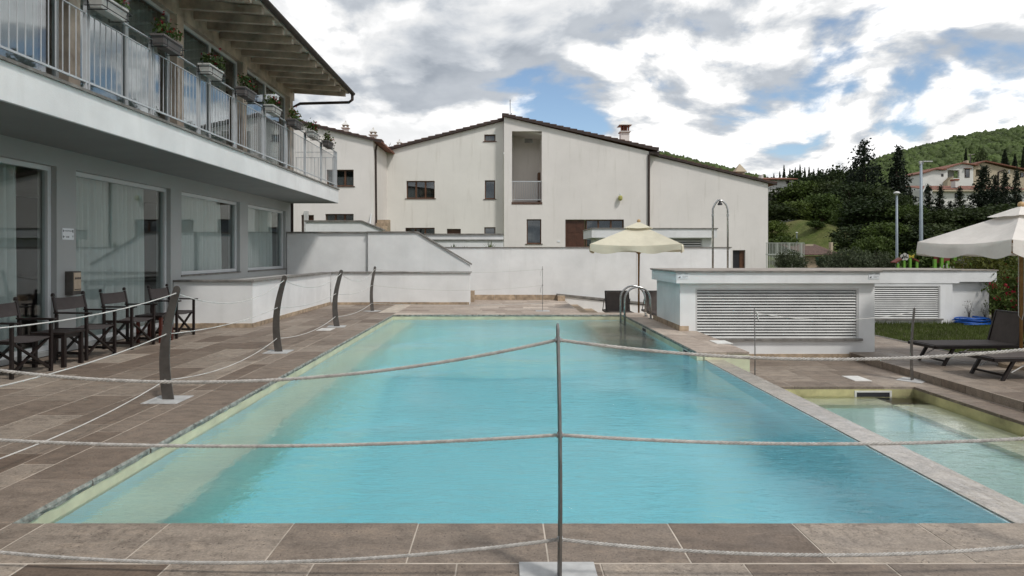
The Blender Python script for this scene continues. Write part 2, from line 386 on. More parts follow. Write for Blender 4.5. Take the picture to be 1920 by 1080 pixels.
def B(*a): return MB().box(*a)
def tag(o, label, cat, group=None):
    o['label'] = label; o['category'] = cat
    if group: o['group'] = group
    return o
def thing(name, label, cat, loc=(0, 0, 0), group=None):
    o = bpy.data.objects.new(name, None); COL.objects.link(o); o.location = loc; o['_o'] = tuple(loc); o.empty_display_size = .1
    return tag(o, label, cat, group)
def struct(o): o['kind'] = 'structure'; return o
def stuff(o): o['kind'] = 'stuff'; return o
KIDS = {}
def copy_tree(o, parent=None):
    c = o.copy(); COL.objects.link(c); c.parent = parent
    for ch in [x for x in list(bpy.data.objects) if x.parent == o]: copy_tree(ch, c)
    return c
def place(proto, loc, rz=0, scale=1, label=None, group=None):
    c = copy_tree(proto); c.location = loc; c.rotation_euler = (0, 0, rz)
    c.scale = scale if isinstance(scale, (tuple, list)) else (scale,)*3
    if label: c['label'] = label
    if group: c['group'] = group
    return c
def drop(proto):
    for ch in [x for x in list(bpy.data.objects) if x.parent == proto]: drop(ch)
    bpy.data.objects.remove(proto)
def gx(px, d): return (px-VX)*d/FOC
def gz(py, d): return EYE-(py-VY)*d/FOC

# stone slabs: one object each, mesh data shared by size
TILE_MESH = {}
def tile_mesh(w, l, h, m, edge=None):
    k = (round(w, 3), round(l, 3), h, m)
    if k not in TILE_MESH:
        bm = bmesh.new(); bmesh.ops.create_cube(bm, size=1)
        bmesh.ops.scale(bm, vec=(w, l, h), verts=bm.verts); bmesh.ops.translate(bm, vec=(0, 0, -h/2), verts=bm.verts)
        bmesh.ops.bevel(bm, geom=[e for e in bm.edges if all(v.co.z > -1e-4 for v in e.verts)], offset=.0025, segments=1, affect='EDGES')
        me = bpy.data.meshes.new('tile'); bm.to_mesh(me); bm.free(); me.materials.append(M[m])
        TILE_MESH[k] = me
    return TILE_MESH[k]
def slab(parent, x0, x1, y0, y1, z, m, name='tile', h=.03, gap=.007):
    w, l = x1-x0-gap, y1-y0-gap
    if w < .03 or l < .03: return None
    o = bpy.data.objects.new(name, tile_mesh(w, l, h, m)); COL.objects.link(o); o.parent = parent
    p = Vector(parent['_o']); dz = random.uniform(-.0012, .0012)
    o.location = Vector(((x0+x1)/2, (y0+y1)/2, z+dz))-p; return o
def lay(parent, x0, x1, y0, y1, z, m, along='y', L=.67, W=.447, name='tile'):
    a0, a1, b0, b1 = (y0, y1, x0, x1) if along == 'y' else (x0, x1, y0, y1)
    b = b0; r = 0
    while b < b1-.02:
        be = min(b+W, b1); a = a0-random.choice((.18, .335, .5, .60)) if r % 2 else a0-random.choice((0, .1, .25)); r += 1
        while a < a1-.02:
            s_, e_ = max(a, a0), min(a+L, a1)
            if e_-s_ > .05: slab(parent, *((b, be, s_, e_) if along == 'y' else (s_, e_, b, be)), z, m, name)
            a += L
        b = be

# ================================================================== SETTING: ground, terraces, pools
ZL, ZR = -.52, -.40           # paddling-pool terrace, right terrace and lawn
XL, XR, YN, YF = -2.65, 2.85, 3.45, 15.3   # main pool inside edges
XW0, XW1 = 2.97, 3.24         # weir between the pools
YK = 9.46                     # end of the raised right side
def smooth(t): t = np.clip(t, 0, 1); return t*t*(3-2*t)
def ground_h(x, y):
    x = np.asarray(x, float); y = np.asarray(y, float)
    yard = -2.3+(x*0)
    right = -.44+smooth((y-30)/60)*3.0+np.clip(y-38, 0, 90)*.05
    back = .55+smooth((y-42)/60)*5
    inyard = (y < 20.4)
    h = np.where(x < 8.5, np.where(inyard, yard, back), right)
    m = smooth((x-8.5)/6); h = np.where((x >= 8.5) & (~inyard), back*(1-m)+right*m, h)
    h = np.where((x < -6.4) & inyard, -.1, h)
    px = VX+FOC*x/np.maximum(y, 1)
    h = h+2.1*np.exp(-((x-30.5)/2.6)**2)*smooth((y-53)/8)*(1-smooth((y-66)/8))*(y > 50)     # grassy bank
    ridge = np.interp(px, [-600, 300, 560, 740, 1000, 1240, 1360, 1450, 1560, 1610, 1650, 1750, 1830, 1920, 2050, 2400, 3200],
                      [330, 330, 330, 320, 300, 301, 326, 348, 352, 338, 322, 303, 290, 279, 264, 246, 250])
    zt = EYE+(VY-ridge)*680/FOC
    f = smooth((y-130)/550)
    h = h*(1-f)+zt*f
    h = h+(f > .02)*np.minimum(f*3, 1)*(6*np.sin(x*.013+y*.004)+4*np.sin(y*.02-x*.007))*.8
    h = np.where(y > 680, zt-(y-680)*.25, h)
    return h
def axis(segs):
    out = []
    for a, b, n in segs: out += list(np.linspace(a, b, n, endpoint=False))
    return np.array(out+[segs[-1][1]])
gxs = axis([(-900, -100, 24), (-100, -10, 18), (-10, -6.4, 3), (-6.4, 8.5, 4), (8.5, 8.52, 1), (8.52, 40, 24), (40, 140, 30), (140, 1200, 46)])
gys = axis([(-400, -20, 10), (-20, 20.38, 8), (20.38, 20.42, 1), (20.42, 60, 22), (60, 140, 24), (140, 760, 50), (760, 2500, 8)])
GX, GY = np.meshgrid(gxs, gys); GZ = ground_h(GX, GY)
nxg, nyg = len(gxs), len(gys)
g = MB(); g.v = list(zip(GX.ravel(), GY.ravel(), GZ.ravel()))
g.f = [(j*nxg+i, j*nxg+i+1, (j+1)*nxg+i+1, (j+1)*nxg+i) for j in range(nyg-1) for i in range(nxg-1)]
go = struct(g.build('ground', 'meadow', origin=(0, 0, 0), smooth=True))

# --- main terrace round the pool: grout bed and separate stones
def terrace(name, boxes, z, m='grout'):
    mb = MB()
    for (x0, x1, y0, y1) in boxes: mb.box(x0, x1, y0, y1, -2.2, z-.0022)
    return struct(mb.build(name, m, origin=(0, 0, z)))
CW = .447
left = terrace('left_terrace', [(-6.46, XL-.005, -2.5, 20.18)], 0)
lay(left, -6.46, XL-CW, 1.55, 20.18, 0, 'tile_left', 'y', L=.80)
front = terrace('front_terrace', [(XL-.004, 9.0, -2.5, YN-.005)], 0)
lay(front, XL-CW+.447, 5.6, YN-2*CW-.9, YN-CW, 0, 'tile', 'x')
far = terrace('far_terrace', [(XL-.004, 1.9, YF+.005, 20.18), (1.9, 3.44, YF+.005, YF+CW+.05)], 0)
lay(far, XL, 1.9, YF+CW, 20.18, 0, 'tile_far', 'x')
side = terrace('pool_side_terrace', [(XR+.005, 3.625, YK+.02, 12.06), (XR+.005, 3.315, 12.06, YF+.004)], 0)
lay(side, XR+CW, 3.63, YK, 12.05, 0, 'tile_far', 'y'); lay(side, XR+CW, 3.318, 12.05, YF, 0, 'tile_far', 'y')
# coping stones: thick slabs with a rough grey edge to the water
def coping(parent, x0, x1, y0, y1, m, inner):
    o = slab(parent, x0, x1, y0, y1, 0, m, 'coping_stone', h=.045, gap=.006)
    p = Vector(parent['_o']); e = MB(); n = 9; r = lambda: random.uniform(-.004, .006)
    if inner in '+-':                               # faces +X / -X
        s = 1 if inner == '+' else -1; X = x1 if s > 0 else x0
        ys = np.linspace(y0+.003, y1-.003, n); vs = []
        for yy in ys: vs += [(X-s*.004+s*abs(r())*.4, yy, -.003), (X+s*(.006+r()), yy, -.02+r()), (X+s*(.002+r()), yy, -.046)]
    else:
        s = 1 if inner == 'n' else -1; Y = y1 if s > 0 else y0
        xs = np.linspace(x0+.003, x1-.003, n); vs = []
        for xx in xs: vs += [(xx, Y-s*.004+s*abs(r())*.4, -.003), (xx, Y+s*(.006+r()), -.02+r()), (xx, Y+s*(.002+r()), -.046)]
    e.add(vs, [(3*i+k, 3*i+3+k, 3*i+4+k, 3*i+1+k) for i in range(n-1) for k in range(2)])
    if o is not None:
        q = e.build('rough_edge', 'coping_edge', o, props={}); q.parent = o
        q.location = -o.location
def coping_run(parent, a0, a1, b0, b1, m, inner, L=.67):
    a = a0
    while a < a1-.05:
        e = min(a+L, a1)
        if inner in '+-': coping(parent, b0, b1, a, e, m, inner)
        else: coping(parent, a, e, b0, b1, m, inner)
        a = e
coping_run(left, YN, YF+CW, XL-CW, XL, 'tile_left', '+')
slab(left, XL-CW, XL, YN-CW, YN, 0, 'tile', 'coping_stone'); lay(left, XL-CW, XL, 1.55, YN-CW, 0, 'tile', 'y')
coping_run(front, XL+.18, 5.6, YN-CW, YN, 'tile', 'n'); slab(front, XL, XL+.18, YN-CW, YN, 0, 'tile', 'coping_stone')
coping_run(far, XL, 3.30, YF, YF+CW, 'tile_far', 's')
coping_run(side, YK, YF, XR, XR+CW, 'tile_far', '-')
# --- paddling-pool terrace, right terrace
XK, YKF = 6.08, 9.5           # paddling pool right edge, far edge
low = terrace('paddling_terrace', [(3.63, 6.5, YKF+.012, 12.06), (XK+.012, 6.5, -2.5, YKF+.012)], ZL)
lay(low, 3.63, 6.5, YKF+CW*.9, 12.05, ZL, 'tile_right', 'x'); lay(low, XK+.40, 6.5, 4.5, YKF+.40, ZL, 'tile_right', 'y')
a = 3.63
while a < 6.45: slab(low, a, min(a+.67, 6.5), YKF, YKF+.40, ZL, 'tile_right', 'coping_stone', h=.04); a += .67
a = 4.5
while a < YKF-.05: slab(low, XK, XK+.40, a, min(a+.67, YKF), ZL, 'tile_right', 'coping_stone', h=.04); a += .67
rt = terrace('right_terrace', [(6.515, 8.40, -2.5, 17.2), (1.9, 8.40, 14.25, 20.18)], ZR)
lay(rt, 6.515, 8.38, 6.0, 17.1, ZR, 'tile_right', 'y')
a = 6.0
while a < 12.0:                                    # step up to the right terrace: riser stones
    o = MB().box(6.492, 6.514, a+.004, min(a+.5, 12.0)-.004, ZL, ZR-.002).build('riser_stone', 'tile_right', rt); a += .5
lawn_bed = struct(B(8.42, 16.5, -2.5, 19.8, -2.0, ZR-.03).build('lawn_soil', 'earth'))
kerb = MB().box(8.385, 8.43, -2.5, 17.15, -.8, ZR+.012).build('lawn_kerb', 'cap_stone'); struct(kerb)
struct(B(1.9, 8.42, 12.1, 14.24, -2.0, -.03-.42).build('kiosk_footing', 'earth'))

# --- pool basins
bs = MB()
FL = -1.48
bs.box(XL-.3, XW1, YN-.3, YF+.3, FL-.2, FL)                      # floor
pool = thing('swimming_pool', 'large turquoise swimming pool with pale cream rim in the middle of the terrace', 'pool', (0, 9, FL-.2))
bs.build('pool_floor', 'liner_blue', pool)
def wall_part(x0, x1, y0, y1, z0, z1, m, par, nm='pool_wall'): return MB().box(x0, x1, y0, y1, z0, z1).build(nm, m, par)
WZ = -.12
for (x0, x1, y0, y1) in ((XL-.2, XL+.0, YN-.2, YF+.2), (XR, XR+.1, YK+.004, YF+.2), (XL, XR, YF, YF+.2), (XL, XW0, YN-.2, YN-.001)):
    wall_part(x0, x1, y0, y1, FL, WZ-.05, 'liner_blue', pool); wall_part(x0, x1, y0, y1, WZ-.05, -.048, 'liner_cream', pool, 'waterline_band')
wall_part(XL, XL+.47, YN, YF, FL, -.46, 'liner_bench', pool, 'bench')
MB().box(XR+.11, 3.628, YK-.012, YK+.018, -.7, -.047).build('end_panel', 'liner_cream', pool)
wall_part(XW0-.02, XW0-.002, YN, YK-.012, FL, WZ-.012, 'liner_blue', pool)
weir = MB().box(XW0, XW1, YN-.01, YK-.012, FL, -.113).build('overflow_weir', 'weir_stone', pool)
wall_part(XW0, XR+.2, YK-.01, YK+.003, FL, WZ, 'liner_blue', pool)
pw = MB().box(XL-.05, XW0+.02, YN-.05, YF+.05, FL-.05, WZ).build('pool_water', 'pool_water'); struct(pw)
for yy in (13.0, 10.0):
    s_ = MB().box(XR-.006, XR+.02, yy-.19, yy+.19, -.155, -.135).box(XR-.006, XR+.02, yy-.19, yy+.19, -.062, -.05).box(XR-.006, XR+.02, yy-.19, yy-.165, -.135, -.062).box(XR-.006, XR+.02, yy+.165, yy+.19, -.135, -.062).build('skimmer_frame', 'plate_white', pool)
    MB().box(XR-.003, XR+.015, yy-.165, yy+.165, -.135, -.062).build('skimmer_mouth', 'ink_and_shade', s_)  # black panel: the shade inside the opening is in its colour
# paddling pool
KW, KF = -.665, -1.0
kp = thing('paddling_pool', 'shallow pale green paddling pool with algae-stained rim right of the weir', 'pool', (4.6, 6.5, KF-.2))
MB().box(XW1, XK+.2, YN-1, YKF+.2, KF-.2, KF).build('pool_floor', 'liner_kids', kp)
MB().box(XW1, 6.1, YKF, YKF+.011, KF, ZL-.041).build('pool_wall', 'liner_algae', kp)
MB().box(XK, XK+.011, YN-1, YKF, KF, ZL-.041).build('pool_wall', 'liner_algae', kp)
MB().box(XK-.55, XK, YN-1, YKF, KF, -.80).build('bench', 'liner_cream', kp)
MB().box(XW1+.0, XK, YKF-.4, YKF, KF, -.80).build('bench', 'liner_cream', kp)
s_ = MB().box(5.20, 5.75, YKF-.012, YKF+.005, -.605, -.58).box(5.20, 5.23, YKF-.012, YKF+.005, -.69, -.605).box(5.72, 5.75, YKF-.012, YKF+.005, -.69, -.605).build('skimmer_frame', 'plate_white', kp)
MB().box(5.23, 5.72, YKF-.006, YKF+.004, -.69, -.605).build('skimmer_mouth', 'ink_and_shade', s_)  # black panel, opening's shade painted in
kw = MB().box(XW1-.02, XK+.008, YN-1, YKF+.008, KF-.05, KW).build('paddling_water', 'kids_water'); struct(kw)
MB().box(XW0, XK+.5, YN-1.2, YN-.013, -2, -.06).build('front_footing', 'grout', front)
for (px, py) in ((1352, 642), (1606, 710), (611, 618)):
    zt = 0 if px < 1500 else ZL
    dd = FOC*(EYE-zt)/(py-VY); xx = gx(px, dd)
    tag(MB().box(xx-.13, xx+.13, dd-.2, dd+.2, zt-.001, zt+.008).build('access_cover', 'plate_white'),
        'small square white cover plate beside the third left barrier post' if px < 700 else 'small square white cover plate on the raised pool side' if zt == 0 else 'small square white cover plate on the paddling terrace', 'cover')

# ================================================================== HOTEL WING ON THE LEFT
XB = -6.5; YE = 19.5; Y0B = -3.0
hotel = thing('hotel_wing', 'two-storey white hotel wing with glazed bays and long balcony on the left', 'building', (XB-2, 9, 0))
bays = [(3.2, 6.05), (6.45, 9.30), (9.72, 12.48), (12.90, 15.75), (16.25, 19.05)]
zt_, zb_ = 2.72, .06
ol = [(Y0B, 0), (YE, 0), (YE, 2.995), (Y0B, 2.995)]
fac = MB().facade([(a, b) for a, b in ol], [(a, b, (.06 if i < 3 else 1.02), zt_) for i, (a, b) in enumerate(bays)], 0, .28)
fac.v = [(XB-y, x, z) for x, y, z in fac.v]
fac.build('ground_floor_wall', 'stucco_shaded', hotel)
MB().box(-13, XB-.285, YE-.25, YE, -.1, 2.995).build('end_wall', 'stucco_shaded', hotel)
MB().box(-13, XB-.29, Y0B, YE-.26, -.1, .0).build('interior_floor', 'interior_floor', hotel)
MB().box(-13.2, -13.0, Y0B, YE-.26, -.1, 6.6).build('back_wall', 'interior', hotel)
for i, (a, b) in enumerate(bays):
    z0 = .06 if i < 3 else 1.02
    fr = MB(); t_ = .07; X0, X1 = XB-.16, XB-.08
    fr.box(X0, X1, a+.002, b-.002, z0+.002, z0+t_).box(X0, X1, a+.002, b-.002, zt_-t_, zt_-.002).box(X0, X1, a+.002, a+t_, z0+t_, zt_-t_).box(X0, X1, b-t_, b-.002, z0+t_, zt_-t_)
    wn = fr.build('window', 'frame_white', hotel)
    MB().box(XB-.128, XB-.118, a+t_, b-t_, z0+t_, zt_-t_).build('pane', 'glass', wn)
    MB().box(XB-.07, XB+.025, a-.02, b+.02, z0-.03, z0+.0).build('sill', 'cap_stone', wn) if i >= 3 else None
# balcony slab
XS = -5.05; ZS0, ZS1 = 3.0, 3.40
MB().box(XB-6.6, XS, Y0B, YE+.02, ZS0, ZS1).build('balcony_slab', 'stucco', hotel)
MB().box(XB+.003, XS-.004, Y0B, YE+.016, ZS0-.012, ZS0-.001).build('shade_sheet', 'soffit_shade', hotel)  # added dark sheet that paints the shade on the slab's underside
MB().box(-13, XB-.12, Y0B, YE-.26, 6.40, 6.44).build('ceiling', 'interior', hotel)
MB().box(-13, XB-.3, YE-.30, YE-.26, .0, 2.99).build('inner_end_wall', 'interior', hotel)
MB().box(-13, XB-.22, YE-.27, YE-.23, ZS1+.031, 6.39).build('inner_end_wall', 'interior', hotel)
MB().box(XB, XS+.03, Y0B, YE+.05, ZS1, ZS1+.035).build('balcony_edge', 'cap_stone', hotel)
MB().box(XB-6.5, XB, Y0B, YE-.02, ZS1, ZS1+.03).build('upper_floor', 'interior_floor', hotel)
# upper storey: timber posts, head beam, glazing
ybay = [-.3, 2.9, 6.15, 9.48, 12.58, 15.72, 19.15]
ZH = 6.12
for i, yy in enumerate(ybay):
    MB().box(XB-.10, XB+.14, yy-.13, yy+.13, ZS1+.036, ZH).build('timber_post', 'wood_grey', hotel)
MB().box(XB-.12, XB+.10, Y0B, YE+.05, ZH, ZH+.36).build('head_beam', 'wood_grey', hotel)
MB().box(-13, XB-.2, YE-.22, YE, ZS1, 6.6).build('upper_end_wall', 'stucco', hotel)
for i in range(len(ybay)-1):
    a, b = ybay[i]+.133, ybay[i+1]-.133; mid = (a+b)/2; z0, z1 = ZS1+.04, ZH-.005; t_ = .06; X0, X1 = XB-.06, XB+.0
    fr = MB().box(X0, X1, a, b, z0, z0+t_).box(X0, X1, a, b, z1-t_, z1).box(X0, X1, a, a+t_, z0+t_, z1-t_).box(X0, X1, b-t_, b, z0+t_, z1-t_).box(X0-.002, X1+.002, mid-.045, mid+.045, z0+t_, z1-t_)
    wn = fr.build('balcony_window', 'frame_white', hotel)
    MB().box(XB-.035, XB-.025, a+t_, mid-.045, z0+t_, z1-t_).build('pane', 'glass_upper', wn)
    MB().box(XB-.035, XB-.025, mid+.045, b-t_, z0+t_, z1-t_).build('pane', 'glass_upper', wn)
# eaves
XEV = -4.80
yy = YE-.25; nraf = 0
zr = lambda x: 6.50-(x-XB)*.085            # underside of the boards
while yy > 4.0:
    o = MB().prism([(XB+.10, zr(XB+.1)-.20), (XEV+.03, zr(XEV)-.17), (XEV+.03, zr(XEV)-.02), (XB+.10, zr(XB+.1)-.004)], yy-.05, yy+.05, 'y').build('rafter', 'wood_grey', hotel, bevel=.006)
    yy -= .60
for k in range(8):
    x0 = XB+.12+k*.205; x1 = min(x0+.20, XEV+.06)
    MB().prism([(x0, zr(x0)), (x1, zr(x1)), (x1, zr(x1)+.03), (x0, zr(x0)+.03)], Y0B, YE+.12, 'y').build('eave_board', 'board_pale', hotel)
MB().prism([(XB-7, zr(XB)+.75), (XB-.5, zr(XB)+.08), (XEV+.09, zr(XEV)+.034), (XEV+.09, zr(XEV)+.10), (XB-.5, zr(XB)+.2), (XB-7, zr(XB)+.9)], Y0B, YE+.16, 'y').build('roof', 'roof_brown', hotel)
gt = MB(); prof = [(XEV+.15+.075*math.cos(t), zr(XEV)+.03+.075*math.sin(t)) for t in np.linspace(math.pi, 2*math.pi, 9)]
prof += [(XEV+.15+.06*math.cos(t), zr(XEV)+.03+.06*math.sin(t)) for t in np.linspace(2*math.pi, math.pi, 9)]
gt.prism(prof, Y0B, YE+.2, 'y').build('gutter', 'brown_fascia', hotel)
MB().tube([(XEV+.15, YE+.12, zr(XEV)), (XEV+.15, YE+.12, zr(XEV)-.18), (XEV+.05, YE+.12, zr(XEV)-.26), (XB+.25, YE+.12, zr(XEV)-.30), (XB+.0, YE+.12, zr(XEV)-.42), (XB, YE+.12, 0)], .045, 10).build('downpipe', 'brown_fascia', hotel, smooth=True)
# curtains: pleated cloth hung behind the panes
def curtain(x, y0, y1, z0, z1, label, amp=.07, m='curtain'):
    n = int((y1-y0)/.028); mb = MB(); vs = []; ph = random.random()*6
    for i in range(n+1):
        y = y0+(y1-y0)*i/n; q = amp*math.sin(i*.028*44/1.0+ph+1.4*math.sin(i*.07))+.4*amp*math.sin(i*.31+ph*2)
        vs += [(x+q*.6, y, z1), (x+q, y, (z0+z1)/2), (x+q*1.1, y, z0)]
    mb.add(vs, [(3*i+k, 3*i+3+k, 3*i+4+k, 3*i+1+k) for i in range(n) for k in range(2)])
    return tag(mb.build('curtain', m, smooth=True), label, 'curtain', 'curtains behind the hotel windows')
nth = ['tall ground-floor window at the left picture edge', 'tall ground-floor window right of the sign pillar', 'shorter ground-floor window above the planter, nearer one', 'last ground-floor window above the planter']
for i, (a, b) in enumerate(bays[1:]):
    curtain(XB-.36, a-.05, b-(.32 if i != 3 else .25), .08 if i < 2 else .6, 2.74, 'pleated pale curtain behind the '+nth[i])
upn = ['upper bay above the camera-side end of the balcony', 'upper bay left of the first timber post', 'upper bay behind the second and third flower boxes', 'upper bay behind the fourth flower box', 'last upper bay before the end of the wing']
for i in range(1, 6):
    a, b = ybay[i]+.2, ybay[i+1]-.2; hw = .0
    for s, (u, v) in enumerate(((a, a+1.38), (b-1.35, b))):
        curtain(XB-.25, u, v, ZS1+.05, ZH, ('near' if s == 0 else 'far')+' white curtain behind the '+upn[i-1], .05, 'curtain_upper')
# wall sign and ashtray on the pillar
yp = 9.52; sg = thing('direction_sign', 'small white sign with arrows to reception and bar on the hotel pillar', 'sign', (XB+.012, yp, 1.66))
MB().box(XB+.002, XB+.012, yp-.115, yp+.135, 1.66, 1.83).build('sign_plate', 'sign_white', sg)
def text_on(par, body, size, loc, rot, m, name='lettering', center=False):
    cu = bpy.data.curves.new(name, 'FONT'); cu.body = body; cu.size = size; cu.extrude = .0006; cu.resolution_u = 2
    if center: cu.align_x = 'CENTER'
    tmp = bpy.data.objects.new(name, cu); COL.objects.link(tmp); bpy.context.view_layer.update()
    me = bpy.data.meshes.new_from_object(tmp.evaluated_get(bpy.context.evaluated_depsgraph_get())); bpy.data.objects.remove(tmp)
    me.materials.clear(); me.materials.append(M[m]); o = bpy.data.objects.new(name, me); COL.objects.link(o)
    o.parent = par; o.location = Vector(loc)-Vector(par['_o']); o.rotation_euler = rot; return o
RX = (R(90), 0, R(90))
text_on(sg, 'RECEPTION', .026, (XB+.013, yp-.055, 1.782), RX, 'ink_and_shade'); text_on(sg, 'BAR', .036, (XB+.013, yp-.035, 1.69), RX, 'ink_and_shade')
for zz in (1.79, 1.703):
    MB().bar((XB+.013, yp-.105, zz), (XB+.013, yp-.068, zz), .008, .001, (1, 0, 0)).bar((XB+.0135, yp-.105, zz), (XB+.0135, yp-.088, zz+.017), .008, .001, (1, 0, 0)).bar((XB+.0135, yp-.105, zz), (XB+.0135, yp-.088, zz-.017), .008, .001, (1, 0, 0)).build('arrow', 'ink_and_shade', sg)
MB().bar((XB+.013, yp+.112, 1.765), (XB+.013, yp+.112, 1.81), .016, .001, (1, 0, 0)).bar((XB+.0134, yp+.09, 1.79), (XB+.0134, yp+.108, 1.80), .012, .001, (1, 0, 0)).build('bell_symbol', 'ink_and_shade', sg)
MB().prism([(yp+.098, 1.722), (yp+.122, 1.722), (yp+.11, 1.70)], XB+.0125, XB+.0135, 'x').bar((XB+.013, yp+.11, 1.702), (XB+.013, yp+.11, 1.688), .004, .001, (1, 0, 0)).build('glass_symbol', 'ink_and_shade', sg)
ash = thing('wall_ashtray', 'beige steel wall ashtray with three square holes on the pillar below the sign', 'ashtray', (XB+.06, 9.55, .84))
MB().box(XB+.001, XB+.12, 9.47, 9.66, .84, 1.19).build('housing', 'post_steel', ash, bevel=.004)
MB().box(XB+.121, XB+.128, 9.485, 9.645, .90, 1.17).build('front_plate', 'sand_steel', ash)
for k in range(3): MB().box(XB+.1285, XB+.131, 9.51+k*.046, 9.54+k*.046, 1.07, 1.10).build('hole', 'ink_and_shade', ash)  # black blocks on the plate, shade of the holes painted in
MB().box(XB+.1285, XB+.136, 9.50, 9.63, .915, .925).build('lip', 'brown_fascia', ash)

# balcony railing
XRL = -5.10; rail = thing('balcony_railing', 'pale grey steel balcony railing with thin upright bars along the hotel wing', 'railing', (XRL, 9, ZS1+.036))
ZT = 4.55; ZB = ZS1+.15
MB().box(XRL-.02, XRL+.02, Y0B, YE-.02, ZT-.012, ZT).build('top_rail', 'rail_grey', rail)
MB().box(XRL-.012, XRL+.012, Y0B, YE-.02, ZB-.012, ZB+.012).build('bottom_rail', 'rail_grey', rail)
MB().box(XRL-.008, XRL+.008, Y0B, YE-.02, ZT-.17, ZT-.158).build('top_wire', 'rail_grey', rail)
bal = MB().box(-.0045, .0045, -.0045, .0045, ZB+.013-ZS1-.036, ZT-.0125-.16-ZS1-.036).build('baluster', 'rail_grey'); bme = bal.data; bpy.data.objects.remove(bal)
bme.transform(Matrix.Translation((0, 0, ZB+.013-ZS1-.036)))
yp_ = [7.82+1.43*k for k in range(-3, 9)]
for yy in yp_:
    for dy in (-.028, .028):
        MB().box(XRL-.022, XRL+.022, yy+dy-.006, yy+dy+.006, ZS1+.036, ZT-.013).build('post', 'rail_grey', rail)
yy = 3.6
while yy < YE-.03:
    if min(abs(yy-q) for q in yp_) > .05:
        o = bpy.data.objects.new('baluster', bme); COL.objects.link(o); o.parent = rail; o.location = (0, yy-9, 0)
    yy += .115
MB().box(XB+.15, XRL-.02, YE-.04, YE-.02, ZT-.012, ZT).box(XB+.15, XRL-.02, YE-.04, YE-.02, ZB-.012, ZB+.012).box(XB+.15, XRL-.02, YE-.036, YE-.024, ZT-.18, ZT-.165).build('end_rail', 'rail_grey', rail)
MB().box(XRL-.02, XRL+.02, YE-.05, YE-.021, ZS1+.036, ZT-.0125).build('corner_post', 'rail_grey', rail)
for k in range(11):
    o = bpy.data.objects.new('baluster', bme); COL.objects.link(o); o.parent = rail; o.location = (-.11-.11*k, YE-.03-9, 0)

# ------------------------------------------------------------------ leaves
def leaf_obj(name, P, size, m, parent=None, props=None, up=.0, aspect=.55, origin=None):
    """P: (n,3) leaf centres (parent-local); one folded quad per leaf"""
    n = len(P); a = rng.normal(size=(n, 3)); a[:, 2] += up; a /= np.linalg.norm(a, axis=1)[:, None]
    b = rng.normal(size=(n, 3)); b -= a*(a*b).sum(1)[:, None]; b /= np.linalg.norm(b, axis=1)[:, None]
    s = (size*rng.uniform(.6, 1.3, n))[:, None]
    V = np.stack([P-a*s*.5, P+b*s*aspect*.5, P+a*s*.5, P-b*s*aspect*.5], 1).reshape(-1, 3).astype(np.float32)
    me = bpy.data.meshes.new(name); me.vertices.add(4*n); me.vertices.foreach_set('co', V.ravel())
    me.loops.add(4*n); me.loops.foreach_set('vertex_index', np.arange(4*n, dtype=np.int32))
    me.polygons.add(n); me.polygons.foreach_set('loop_start', np.arange(0, 4*n, 4, dtype=np.int32)); me.polygons.foreach_set('loop_total', np.full(n, 4, np.int32))
    me.update(); me.materials.append(M[m]); o = bpy.data.objects.new(name, me); COL.objects.link(o)
    if parent is not None: o.parent = parent
    for k, v in (props or {}).items(): o[k] = v
    return o
def clumps(n_cl, per, rad, spread, shell=.5):
    c = rng.normal(size=(n_cl, 3)); c /= np.linalg.norm(c, axis=1)[:, None]; c *= (rng.uniform(shell**3, 1, n_cl)**(1/3))[:, None]
    c *= np.array(rad); sz = rng.uniform(.6, 1.35, n_cl)
    P = np.repeat(c, per, 0)+rng.normal(size=(n_cl*per, 3))*np.repeat(sz, per)[:, None]*np.array(spread); return P

# flower boxes on the railing
def flower_box(pot, lab, seed):
    t = thing('flower_box', lab, 'flower box', (0, 0, 0), 'flower boxes on the balcony railing')
    bm_ = MB(); x0, x1, y0, y1 = -.10, .10, -.30, .30
    v = [(x0+.025, y0+.03, 0), (x1-.025, y0+.03, 0), (x1-.025, y1-.03, 0), (x0+.025, y1-.03, 0), (x0, y0, .17), (x1, y0, .17), (x1, y1, .17), (x0, y1, .17)]
    bm_.add(v, [(3, 2, 1, 0), (0, 1, 5, 4), (1, 2, 6, 5), (2, 3, 7, 6), (3, 0, 4, 7), (4, 5, 6, 7)])
    tr = bm_.build('trough', pot, t)
    MB().box(x0-.012, x1+.012, y0-.012, y0, .15, .18).box(x0-.012, x1+.012, y1, y1+.012, .15, .18).box(x1, x1+.012, y0, y1, .15, .18).box(x0-.012, x0, y0, y1, .15, .18).build('rim', pot, tr)
    MB().box(x0, x1, y0, y1, .171, .176).build('soil', 'soil', tr)
    h = MB(); r = .007
    for zz, e in ((.02, .0), (.11, .02)):
        h.tube([(x0-.02, y0-.02-e, zz), (x1+.02+e, y0-.02-e, zz), (x1+.02+e, y1+.02+e, zz), (x0-.02, y1+.02+e, zz)], r, 6)
    for yy in (y0+.06, y1-.06):
        h.tube([(x0-.03, yy, .20), (x0-.03, yy, -.012), (x1+.035, yy, -.012), (x1+.035, yy, .11)], r, 6)
    h.build('hanger', 'black_iron', t)
    P = np.vstack([rng.normal(size=(26, 3))*np.array((.05, .055, .07))+np.array((rng.uniform(-.05, .06), yy, .25+rng.uniform(-.03, .10))) for yy in np.linspace(-.26, .26, 9)])
    P[:, 2] = np.maximum(P[:, 2], .18); leaf_obj('foliage', P, .075, 'leaf_pot', t)
    Q = P[rng.choice(len(P), 16, replace=False)]+rng.normal(size=(16, 3))*.03+np.array((.03, 0, .05)); leaf_obj('blossom', np.repeat(Q, 5, 0)+rng.normal(size=(80, 3))*.012, .04, 'petal_red', t, props={'kind': 'stuff'})
    return t
